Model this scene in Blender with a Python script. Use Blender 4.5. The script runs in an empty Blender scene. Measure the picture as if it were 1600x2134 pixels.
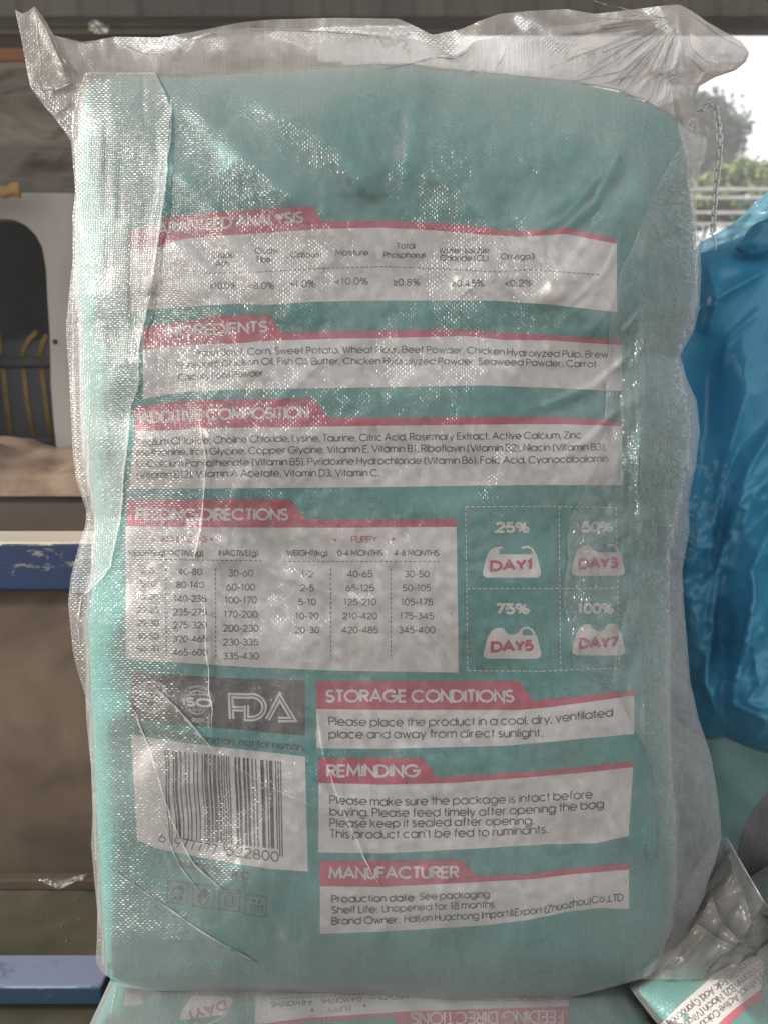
import bpy, bmesh, math, random
import numpy as np
from mathutils import Vector, Matrix
from mathutils.bvhtree import BVHTree
from mathutils.geometry import delaunay_2d_cdt

R = math.radians
scene = bpy.context.scene
COL = scene.collection

# ------------------------------------------------------------------ camera
F = 1640.0                                   # focal length in photo pixels (1600 x 2134)
PITCH = R(11.0)
CAM = np.array([0.0, 0.0, 1.40])
FWD = np.array([0.0, math.cos(PITCH), -math.sin(PITCH)])
UP = np.array([0.0, math.sin(PITCH), math.cos(PITCH)])
RIGHT = np.array([1.0, 0.0, 0.0])
cam_data = bpy.data.cameras.new('camera')
cam_data.sensor_fit = 'HORIZONTAL'
cam_data.sensor_width = 36.0
cam_data.lens = 36.0 * F / 1600.0
cam_data.dof.use_dof = True
cam_data.dof.focus_distance = 0.66
cam_data.dof.aperture_fstop = 9.0
cam_data.clip_start = 0.02
cam_data.clip_end = 3000.0
cam = bpy.data.objects.new('camera', cam_data)
cam.location = CAM
cam.rotation_euler = (math.pi / 2 - PITCH, 0, 0)
COL.objects.link(cam)
scene.camera = cam

# ------------------------------------------------------------------ sky, sun, exposure
SUN_DIR = np.array([-0.84, -0.33, 0.42]); SUN_DIR /= np.linalg.norm(SUN_DIR)   # towards the sun
SUN_EL = math.asin(SUN_DIR[2])
SUN_AZ = math.atan2(SUN_DIR[0], SUN_DIR[1])
world = bpy.data.worlds.new('World')
scene.world = world
world.use_nodes = True
wn = world.node_tree.nodes
wl = world.node_tree.links
for n in list(wn):
    wn.remove(n)
sky = wn.new('ShaderNodeTexSky')
sky.sky_type = 'NISHITA'
sky.sun_disc = False
sky.sun_elevation = SUN_EL
sky.sun_rotation = SUN_AZ
sky.dust_density = 4.0
sky.air_density = 1.0
hs = wn.new('ShaderNodeHueSaturation')
hs.inputs['Saturation'].default_value = 0.35      # a bright overcast sky
bg = wn.new('ShaderNodeBackground')
bg.inputs['Strength'].default_value = 0.10
wo = wn.new('ShaderNodeOutputWorld')
wl.new(sky.outputs[0], hs.inputs['Color'])
tcw = wn.new('ShaderNodeTexCoord')
cn = wn.new('ShaderNodeTexNoise'); cn.inputs['Scale'].default_value = 3.2; cn.inputs['Detail'].default_value = 7
wl.new(tcw.outputs['Generated'], cn.inputs['Vector'])
cr = wn.new('ShaderNodeValToRGB')                  # white cloud cover with greyer patches
cr.color_ramp.elements[0].position = 0.36; cr.color_ramp.elements[0].color = (9.0, 9.2, 9.6, 1)
cr.color_ramp.elements[1].position = 0.60; cr.color_ramp.elements[1].color = (14.5, 14.4, 14.4, 1)
wl.new(cn.outputs[0], cr.inputs[0])
cm = wn.new('ShaderNodeMix'); cm.data_type = 'RGBA'; cm.inputs['Factor'].default_value = 0.85
wl.new(hs.outputs[0], cm.inputs['A']); wl.new(cr.outputs[0], cm.inputs['B'])
wl.new(cm.outputs['Result'], bg.inputs[0])
wl.new(bg.outputs[0], wo.inputs[0])

sun_data = bpy.data.lights.new('sun', 'SUN')
sun_data.energy = 5.0
sun_data.angle = R(6.0)
sun_data.color = (1.0, 0.93, 0.84)
sun = bpy.data.objects.new('sun', sun_data)
sun.rotation_euler = Vector(SUN_DIR).to_track_quat('Z', 'Y').to_euler()
sun.location = (-3, -2, 5)
COL.objects.link(sun)

scene.view_settings.view_transform = 'Standard'
scene.view_settings.look = 'None'
scene.view_settings.exposure = 0.30
scene.view_settings.gamma = 1.0
scene.view_settings.use_curve_mapping = False
scene.cycles.transparent_max_bounces = 24
scene.cycles.max_bounces = 8
scene.cycles.caustics_reflective = False
scene.cycles.caustics_refractive = False

# ------------------------------------------------------------------ measuring helpers
def at(px, py, d):
    """points at axial distance d on the line of sight of photo pixel (px, py)"""
    px = np.asarray(px, float); py = np.asarray(py, float); d = np.asarray(d, float)
    a = (px - 800.0) / F; b = (1067.0 - py) / F
    v = FWD + a[..., None] * RIGHT + b[..., None] * UP
    return CAM + v * d[..., None]

def atY(px, py, y):
    """point at ground distance y in front of the camera"""
    a = (px - 800.0) / F; b = (1067.0 - py) / F
    v = FWD + a * RIGHT + b * UP
    return CAM + v * (y / v[1])

def atZ(px, py, z):
    a = (px - 800.0) / F; b = (1067.0 - py) / F
    v = FWD + a * RIGHT + b * UP
    return CAM + v * ((z - CAM[2]) / v[2])

def interp(pts):
    xs = np.array([p[0] for p in pts], float); ys = np.array([p[1] for p in pts], float)
    return lambda q: np.interp(q, xs, ys)

def vnoise(x, y, scale, seed):
    rs = np.random.RandomState(seed)
    tab = rs.rand(64, 64) * 2 - 1
    X = np.asarray(x, float) / scale + 1000; Y = np.asarray(y, float) / scale + 1000
    ix = np.floor(X).astype(int); iy = np.floor(Y).astype(int)
    fx = X - ix; fy = Y - iy
    fx = fx * fx * fx * (fx * (fx * 6 - 15) + 10); fy = fy * fy * fy * (fy * (fy * 6 - 15) + 10)
    t = lambda a, b: tab[a % 64, b % 64]
    return ((t(ix, iy) * (1 - fx) + t(ix + 1, iy) * fx) * (1 - fy) + (t(ix, iy + 1) * (1 - fx) + t(ix + 1, iy + 1) * fx) * fy)

def seg_dist(px, py, pts):
    """distance to a polyline, and how far along it (0..1)"""
    best = np.full(np.shape(px), 1e9); tt = np.zeros(np.shape(px))
    n = len(pts) - 1
    for i in range(n):
        ax, ay = pts[i]; bx, by = pts[i + 1]
        dx, dy = bx - ax, by - ay
        L2 = dx * dx + dy * dy + 1e-9
        t = np.clip(((px - ax) * dx + (py - ay) * dy) / L2, 0, 1)
        d = np.hypot(px - ax - t * dx, py - ay - t * dy)
        m = d < best
        best = np.where(m, d, best); tt = np.where(m, (i + t) / n, tt)
    return best, tt

def ridges(px, py, lst):
    """lst: (points, height in mm, width in px, sharp?) -> height in metres"""
    h = np.zeros(np.shape(px))
    for pts, amp, w, sharp in lst:
        d, t = seg_dist(px, py, pts)
        fade = np.clip(np.minimum(t, 1 - t) * 6 + 0.15, 0, 1)
        prof = np.exp(-d / w) if sharp else np.exp(-(d / w) ** 2)
        h += amp * 0.001 * prof * fade
    return h

# ------------------------------------------------------------------ object helpers
def tag(o, label=None, cat=None, group=None, kind=None):
    if label: o['label'] = label
    if cat: o['category'] = cat
    if group: o['group'] = group
    if kind: o['kind'] = kind
    return o

def empty(name, loc, label, cat, group=None):
    o = bpy.data.objects.new(name, None)
    o.location = loc
    o.empty_display_size = 0.05
    COL.objects.link(o)
    bpy.context.view_layer.update()
    return tag(o, label, cat, group)

def mesh_obj(name, verts, faces, mats, parent=None, smooth=True, midx=None, uvs=None):
    me = bpy.data.meshes.new(name)
    me.from_pydata([tuple(map(float, v)) for v in verts], [], [tuple(map(int, f)) for f in faces])
    if not isinstance(mats, (list, tuple)): mats = [mats]
    for m in mats: me.materials.append(m)
    if midx is not None: me.polygons.foreach_set('material_index', np.asarray(midx, np.int32))
    if smooth: me.polygons.foreach_set('use_smooth', np.ones(len(me.polygons), bool))
    if uvs is not None:
        uvl = me.uv_layers.new(name='UVMap')
        li = np.empty(len(me.loops), np.int32); me.loops.foreach_get('vertex_index', li)
        uvl.data.foreach_set('uv', np.asarray(uvs, float)[li].ravel())
    me.update()
    o = bpy.data.objects.new(name, me)
    COL.objects.link(o)
    if parent is not None:
        o.parent = parent
        o.matrix_parent_inverse = Matrix.Translation(parent.location).inverted()
    return o

def bm_obj(name, bm, mats, parent=None, smooth=False):
    me = bpy.data.meshes.new(name)
    bm.to_mesh(me); bm.free()
    if not isinstance(mats, (list, tuple)): mats = [mats]
    for m in mats: me.materials.append(m)
    if smooth: me.polygons.foreach_set('use_smooth', np.ones(len(me.polygons), bool))
    o = bpy.data.objects.new(name, me)
    COL.objects.link(o)
    if parent is not None:
        o.parent = parent
        o.matrix_parent_inverse = Matrix.Translation(parent.location).inverted()
    return o

def add_box(bm, lo, hi, bevel=0.0, seg=2):
    lo = Vector(lo); hi = Vector(hi)
    r = bmesh.ops.create_cube(bm, size=1.0, matrix=Matrix.Translation((lo + hi) / 2) @ Matrix.Diagonal((*(hi - lo), 1)))
    if bevel:
        es = list({e for v in r['verts'] for e in v.link_edges})
        bmesh.ops.bevel(bm, geom=es, offset=bevel, segments=seg, affect='EDGES', profile=0.5)

def grid_faces(ny, nx, off=0):
    idx = np.arange(ny * nx).reshape(ny, nx) + off
    return np.stack([idx[:-1, :-1], idx[1:, :-1], idx[1:, 1:], idx[:-1, 1:]], -1).reshape(-1, 4)

def tube_mesh(pts, r, sides=8, closed=False):
    pts = [Vector(p) for p in pts]; n = len(pts)
    vs, fs = [], []
    prev = None
    for i, p in enumerate(pts):
        if closed: t = pts[(i + 1) % n] - pts[i - 1]
        else: t = pts[min(i + 1, n - 1)] - pts[max(i - 1, 0)]
        t.normalize()
        if prev is None:
            a = t.cross(Vector((0.3, 0.2, 1))); a.normalize()
        else:
            a = prev - t * prev.dot(t); a.normalize()
        prev = a
        b = t.cross(a)
        rr = r[i] if hasattr(r, '__len__') else r
        for k in range(sides):
            an = 2 * math.pi * k / sides
            vs.append(p + (a * math.cos(an) + b * math.sin(an)) * rr)
    m = n if closed else n - 1
    for i in range(m):
        for k in range(sides):
            fs.append((i * sides + k, i * sides + (k + 1) % sides, ((i + 1) % n) * sides + (k + 1) % sides, ((i + 1) % n) * sides + k))
    if not closed:
        fs.append(tuple(reversed(range(sides)))); fs.append(tuple((n - 1) * sides + k for k in range(sides)))
    return vs, fs

# ------------------------------------------------------------------ materials
def new_mat(name):
    m = bpy.data.materials.new(name); m.use_nodes = True
    nt = m.node_tree
    for n in list(nt.nodes): nt.nodes.remove(n)
    out = nt.nodes.new('ShaderNodeOutputMaterial')
    return m, nt, out

def N(nt, t, **kw):
    n = nt.nodes.new(t)
    for k, v in kw.items():
        if k in n.inputs: n.inputs[k].default_value = v
        else: setattr(n, k, v)
    return n

def mth(nt, op, a, b=None, c=None, clamp=False):
    n = nt.nodes.new('ShaderNodeMath'); n.operation = op; n.use_clamp = clamp
    for i, v in enumerate((a, b, c)):
        if v is None: continue
        if isinstance(v, (int, float)): n.inputs[i].default_value = v
        else: nt.links.new(v, n.inputs[i])
    return n.outputs[0]

def ramp(nt, fac, stops):
    r = nt.nodes.new('ShaderNodeValToRGB')
    while len(r.color_ramp.elements) < len(stops): r.color_ramp.elements.new(0.5)
    for e, (p, c) in zip(r.color_ramp.elements, stops):
        e.position = p; e.color = (*c, 1) if len(c) == 3 else c
    nt.links.new(fac, r.inputs[0])
    return r.outputs[0]

def simple_mat(name, stops, rough=0.7, scale=20, detail=6, bump=0.0, stretch=(1, 1, 1), metallic=0.0, spec=0.4, distort=0.0):
    m, nt, out = new_mat(name)
    tc = N(nt, 'ShaderNodeTexCoord'); mp = N(nt, 'ShaderNodeMapping')
    mp.inputs['Scale'].default_value = stretch
    nt.links.new(tc.outputs['Object'], mp.inputs[0])
    no = N(nt, 'ShaderNodeTexNoise', Scale=scale, Detail=detail, Roughness=0.6, Distortion=distort)
    nt.links.new(mp.outputs[0], no.inputs['Vector'])
    c = ramp(nt, no.outputs[0], stops)
    p = N(nt, 'ShaderNodeBsdfPrincipled', Roughness=rough, Metallic=metallic)
    p.inputs['Specular IOR Level'].default_value = spec
    nt.links.new(c, p.inputs['Base Color'])
    if bump:
        b = N(nt, 'ShaderNodeBump', Strength=0.6, Distance=bump)
        nt.links.new(no.outputs[0], b.inputs['Height']); nt.links.new(b.outputs[0], p.inputs['Normal'])
    nt.links.new(p.outputs[0], out.inputs[0])
    return m

def weave_normal(nt, k, patch=(0.15, 1.35), rnd=0.12):
    """normal of a basket weave of flat tapes; UVs count tapes"""
    uv = N(nt, 'ShaderNodeUVMap', uv_map='UVMap')
    # uneven tapes: bend the grid slightly
    no = N(nt, 'ShaderNodeTexNoise', Scale=0.11, Detail=3)
    nt.links.new(uv.outputs[0], no.inputs['Vector'])
    off = N(nt, 'ShaderNodeVectorMath', operation='SCALE'); off.inputs['Scale'].default_value = 2.2
    nt.links.new(no.outputs['Color'], off.inputs[0])
    add = N(nt, 'ShaderNodeVectorMath', operation='ADD')
    nt.links.new(uv.outputs[0], add.inputs[0]); nt.links.new(off.outputs[0], add.inputs[1])
    sp = N(nt, 'ShaderNodeSeparateXYZ'); nt.links.new(add.outputs[0], sp.inputs[0])
    U, V = sp.outputs[0], sp.outputs[1]
    fu = mth(nt, 'FRACT', U); fv = mth(nt, 'FRACT', V)
    par = mth(nt, 'PINGPONG', mth(nt, 'ADD', mth(nt, 'FLOOR', U), mth(nt, 'FLOOR', V)), 1.0)
    cu = mth(nt, 'COSINE', mth(nt, 'MULTIPLY', fu, math.pi)); cv = mth(nt, 'COSINE', mth(nt, 'MULTIPLY', fv, math.pi))
    # patches where the tapes stand up more, or lie flat
    pn = N(nt, 'ShaderNodeTexNoise', Scale=0.03, Detail=4); nt.links.new(uv.outputs[0], pn.inputs['Vector'])
    mr = N(nt, 'ShaderNodeMapRange'); mr.inputs['From Min'].default_value = 0.3; mr.inputs['From Max'].default_value = 0.7
    mr.inputs['To Min'].default_value = patch[0] * k; mr.inputs['To Max'].default_value = patch[1] * k
    nt.links.new(pn.outputs[0], mr.inputs[0])
    kk = mr.outputs[0]
    nx = mth(nt, 'MULTIPLY', mth(nt, 'MULTIPLY', cu, mth(nt, 'SUBTRACT', 1.0, par)), kk)
    ny = mth(nt, 'MULTIPLY', mth(nt, 'MULTIPLY', cv, par), kk)
    # each tape lies a little differently
    wn_ = N(nt, 'ShaderNodeTexWhiteNoise', noise_dimensions='2D')
    fl = N(nt, 'ShaderNodeVectorMath', operation='FLOOR'); nt.links.new(add.outputs[0], fl.inputs[0]); nt.links.new(fl.outputs[0], wn_.inputs['Vector'])
    ws = N(nt, 'ShaderNodeSeparateColor'); nt.links.new(wn_.outputs['Color'], ws.inputs[0])
    nx = mth(nt, 'ADD', nx, mth(nt, 'MULTIPLY', mth(nt, 'SUBTRACT', ws.outputs[0], 0.5), rnd * 2))
    ny = mth(nt, 'ADD', ny, mth(nt, 'MULTIPLY', mth(nt, 'SUBTRACT', ws.outputs[1], 0.5), rnd * 2))
    cb = N(nt, 'ShaderNodeCombineColor')
    nt.links.new(mth(nt, 'MULTIPLY_ADD', nx, -0.5, 0.5), cb.inputs[0])
    nt.links.new(mth(nt, 'MULTIPLY_ADD', ny, -0.5, 0.5), cb.inputs[1])
    cb.inputs[2].default_value = 1.0
    nm = N(nt, 'ShaderNodeNormalMap', uv_map='UVMap'); nm.inputs['Strength'].default_value = 1.0
    nt.links.new(cb.outputs[0], nm.inputs['Color'])
    return nm.outputs[0], uv.outputs[0], par, (fu, fv)

def film_mat(name, cover=0.075, k=0.56, tint=(0.86, 0.85, 0.83), rough=0.32, var=0.14, face=0.46, gap=0.34, rnd=0.13, ior=1.52, broad=0.30):
    """clear woven plastic: thin, part see-through, milky, glinting on every tape"""
    m, nt, out = new_mat(name)
    nrm, uv, par, (fu, fv) = weave_normal(nt, k, rnd=rnd)
    tr = N(nt, 'ShaderNodeBsdfTransparent')
    df = N(nt, 'ShaderNodeBsdfDiffuse', Color=(*tint, 1))
    tl = N(nt, 'ShaderNodeBsdfTranslucent', Color=(*tint, 1))
    body = N(nt, 'ShaderNodeMixShader'); body.inputs[0].default_value = 0.45
    nt.links.new(df.outputs[0], body.inputs[1]); nt.links.new(tl.outputs[0], body.inputs[2])
    # milkiness: fine fibrils along the tapes and cloudy patches
    mp = N(nt, 'ShaderNodeMapping'); mp.inputs['Scale'].default_value = (1.6, 0.05, 1); nt.links.new(uv, mp.inputs[0])
    n1 = N(nt, 'ShaderNodeTexNoise', Scale=1.0, Detail=3); nt.links.new(mp.outputs[0], n1.inputs['Vector'])
    n2 = N(nt, 'ShaderNodeTexNoise', Scale=0.022, Detail=5); nt.links.new(uv, n2.inputs['Vector'])
    a = mth(nt, 'MULTIPLY_ADD', mth(nt, 'SUBTRACT', n1.outputs[0], 0.5), var, cover)
    a = mth(nt, 'MULTIPLY_ADD', mth(nt, 'SUBTRACT', n2.outputs[0], 0.5), var * 1.6, a)
    # crossing gaps between tapes let a bit more through
    edge = mth(nt, 'MULTIPLY', mth(nt, 'SINE', mth(nt, 'MULTIPLY', fu, math.pi)), mth(nt, 'SINE', mth(nt, 'MULTIPLY', fv, math.pi)))
    a = mth(nt, 'MULTIPLY', a, mth(nt, 'MULTIPLY_ADD', mth(nt, 'POWER', edge, 0.5), gap, 1.0 - gap * .8), clamp=True)
    # seen edge-on there is more plastic in the way
    lw = N(nt, 'ShaderNodeLayerWeight', Blend=0.35)
    a = mth(nt, 'MULTIPLY_ADD', lw.outputs['Facing'], face, a, clamp=True)
    base = N(nt, 'ShaderNodeMixShader')
    nt.links.new(a, base.inputs[0]); nt.links.new(tr.outputs[0], base.inputs[1]); nt.links.new(body.outputs[0], base.inputs[2])
    gl = N(nt, 'ShaderNodeBsdfGlossy', Roughness=rough); gl.inputs['Color'].default_value = (1, 1, 1, 1)
    nt.links.new(nrm, gl.inputs['Normal'])
    gl2 = N(nt, 'ShaderNodeBsdfGlossy', Roughness=0.48); gl2.inputs['Color'].default_value = (1, 1, 1, 1)   # milky sheen under the sharp glints
    nt.links.new(nrm, gl2.inputs['Normal'])
    gm = N(nt, 'ShaderNodeMixShader'); gm.inputs[0].default_value = broad
    nt.links.new(gl.outputs[0], gm.inputs[1]); nt.links.new(gl2.outputs[0], gm.inputs[2])
    gl = gm
    fr = N(nt, 'ShaderNodeFresnel', IOR=ior)
    fin = N(nt, 'ShaderNodeMixShader')
    nt.links.new(fr.outputs[0], fin.inputs[0]); nt.links.new(base.outputs[0], fin.inputs[1]); nt.links.new(gl.outputs[0], fin.inputs[2])
    nt.links.new(fin.outputs[0], out.inputs[0])
    return m

def print_mat(name, c, rough=0.5, dirt=0.06):
    m, nt, out = new_mat(name)
    tc = N(nt, 'ShaderNodeTexCoord')
    mp = N(nt, 'ShaderNodeMapping'); mp.inputs['Scale'].default_value = (900, 900, 30); nt.links.new(tc.outputs['Object'], mp.inputs[0])
    n1 = N(nt, 'ShaderNodeTexNoise', Scale=1.0, Detail=3); nt.links.new(mp.outputs[0], n1.inputs['Vector'])
    n2 = N(nt, 'ShaderNodeTexNoise', Scale=9.0, Detail=6); nt.links.new(tc.outputs['Object'], n2.inputs['Vector'])
    f = mth(nt, 'ADD', mth(nt, 'MULTIPLY', n1.outputs[0], 0.5), mth(nt, 'MULTIPLY', n2.outputs[0], 0.5))
    lo = tuple(x * (1 - dirt * 2.2) for x in c); hi = tuple(min(1, x * (1 + dirt)) for x in c)
    col = ramp(nt, f, [(0.3, lo), (0.7, hi)])
    p = N(nt, 'ShaderNodeBsdfPrincipled', Roughness=rough); p.inputs['Specular IOR Level'].default_value = 0.25
    nt.links.new(col, p.inputs['Base Color']); nt.links.new(p.outputs[0], out.inputs[0])
    return m

def sack_mat(name, c):
    m, nt, out = new_mat(name)
    nrm, uv, par, _ = weave_normal(nt, 0.10, rnd=0.03)
    mp = N(nt, 'ShaderNodeMapping'); mp.inputs['Scale'].default_value = (2.2, 0.06, 1); nt.links.new(uv, mp.inputs[0])
    n1 = N(nt, 'ShaderNodeTexNoise', Scale=1.0, Detail=3); nt.links.new(mp.outputs[0], n1.inputs['Vector'])
    n2 = N(nt, 'ShaderNodeTexNoise', Scale=0.05, Detail=6, Roughness=0.65); nt.links.new(uv, n2.inputs['Vector'])
    f = mth(nt, 'ADD', mth(nt, 'MULTIPLY', n1.outputs[0], 0.45), mth(nt, 'MULTIPLY', n2.outputs[0], 0.55))
    col = ramp(nt, f, [(0.28, tuple(x * 0.78 for x in c)), (0.72, tuple(min(1, x * 1.15) for x in c))])
    # a scatter of grimy specks
    n3 = N(nt, 'ShaderNodeTexNoise', Scale=0.55, Detail=5, Roughness=0.7); nt.links.new(uv, n3.inputs['Vector'])
    sp = ramp(nt, n3.outputs[0], [(0.66, (0, 0, 0)), (0.72, (1, 1, 1))])
    mx = N(nt, 'ShaderNodeMix', data_type='RGBA')
    nt.links.new(mth(nt, 'MULTIPLY', sp, 0.35), mx.inputs['Factor']); nt.links.new(col, mx.inputs['A']); mx.inputs['B'].default_value = (0.09, 0.10, 0.08, 1)
    p = N(nt, 'ShaderNodeBsdfPrincipled', Roughness=0.5); p.inputs['Specular IOR Level'].default_value = 0.3
    nt.links.new(mx.outputs['Result'], p.inputs['Base Color']); nt.links.new(nrm, p.inputs['Normal'])
    nt.links.new(p.outputs[0], out.inputs[0])
    return m

def blue_film_mat(name, col, trans=0.15, see=0.0, rough=0.22):
    m, nt, out = new_mat(name)
    tc = N(nt, 'ShaderNodeTexCoord')
    no = N(nt, 'ShaderNodeTexNoise', Scale=14, Detail=7, Roughness=0.6); nt.links.new(tc.outputs['Object'], no.inputs['Vector'])
    c = ramp(nt, no.outputs[0], [(0.3, tuple(x * 0.85 for x in col)), (0.7, tuple(min(1, x * 1.12) for x in col))])
    b = N(nt, 'ShaderNodeBump', Strength=0.35, Distance=0.002); nt.links.new(no.outputs[0], b.inputs['Height'])
    p = N(nt, 'ShaderNodeBsdfPrincipled', Roughness=rough); p.inputs['Specular IOR Level'].default_value = 0.6
    nt.links.new(c, p.inputs['Base Color']); nt.links.new(b.outputs[0], p.inputs['Normal'])
    tl = N(nt, 'ShaderNodeBsdfTranslucent'); nt.links.new(c, tl.inputs['Color'])
    mx = N(nt, 'ShaderNodeMixShader'); mx.inputs[0].default_value = trans
    nt.links.new(p.outputs[0], mx.inputs[1]); nt.links.new(tl.outputs[0], mx.inputs[2])
    last = mx
    if see:
        tr = N(nt, 'ShaderNodeBsdfTransparent'); tr.inputs['Color'].default_value = (0.55, 0.85, 0.95, 1)
        m2 = N(nt, 'ShaderNodeMixShader'); m2.inputs[0].default_value = see
        nt.links.new(mx.outputs[0], m2.inputs[1]); nt.links.new(tr.outputs[0], m2.inputs[2]); last = m2
    nt.links.new(last.outputs[0], out.inputs[0])
    return m

def paint_mat(name, blue, worn, amount, scale=40):
    """old blue paint, chipped down to pale dusty metal"""
    m, nt, out = new_mat(name)
    tc = N(nt, 'ShaderNodeTexCoord')
    mp = N(nt, 'ShaderNodeMapping'); mp.inputs['Scale'].default_value = (0.45, 1, 1); nt.links.new(tc.outputs['Object'], mp.inputs[0])
    n1 = N(nt, 'ShaderNodeTexNoise', Scale=scale, Detail=8, Roughness=0.65, Distortion=0.6); nt.links.new(mp.outputs[0], n1.inputs['Vector'])
    n2 = N(nt, 'ShaderNodeTexNoise', Scale=6, Detail=6); nt.links.new(mp.outputs[0], n2.inputs['Vector'])
    geo = N(nt, 'ShaderNodeNewGeometry'); s = N(nt, 'ShaderNodeSeparateXYZ'); nt.links.new(geo.outputs['Normal'], s.inputs[0])
    f = mth(nt, 'ADD', n1.outputs[0], mth(nt, 'MULTIPLY', mth(nt, 'MAXIMUM', s.outputs[2], 0.0), amount))   # dust and wear on upward faces
    msk = ramp(nt, f, [(0.62, (0, 0, 0)), (0.72, (1, 1, 1))])
    c1 = ramp(nt, n2.outputs[0], [(0.3, tuple(x * 0.8 for x in blue)), (0.7, tuple(x * 1.2 for x in blue))])
    c2 = ramp(nt, n2.outputs[0], [(0.35, worn), (0.6, tuple(min(1, x * 1.25) for x in worn))])
    mx = N(nt, 'ShaderNodeMix', data_type='RGBA'); nt.links.new(msk, mx.inputs['Factor']); nt.links.new(c1, mx.inputs['A']); nt.links.new(c2, mx.inputs['B'])
    p = N(nt, 'ShaderNodeBsdfPrincipled', Roughness=0.45)
    nt.links.new(mx.outputs['Result'], p.inputs['Base Color'])
    b = N(nt, 'ShaderNodeBump', Strength=0.4, Distance=0.001); nt.links.new(n1.outputs[0], b.inputs['Height']); nt.links.new(b.outputs[0], p.inputs['Normal'])
    nt.links.new(p.outputs[0], out.inputs[0])
    return m

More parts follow.
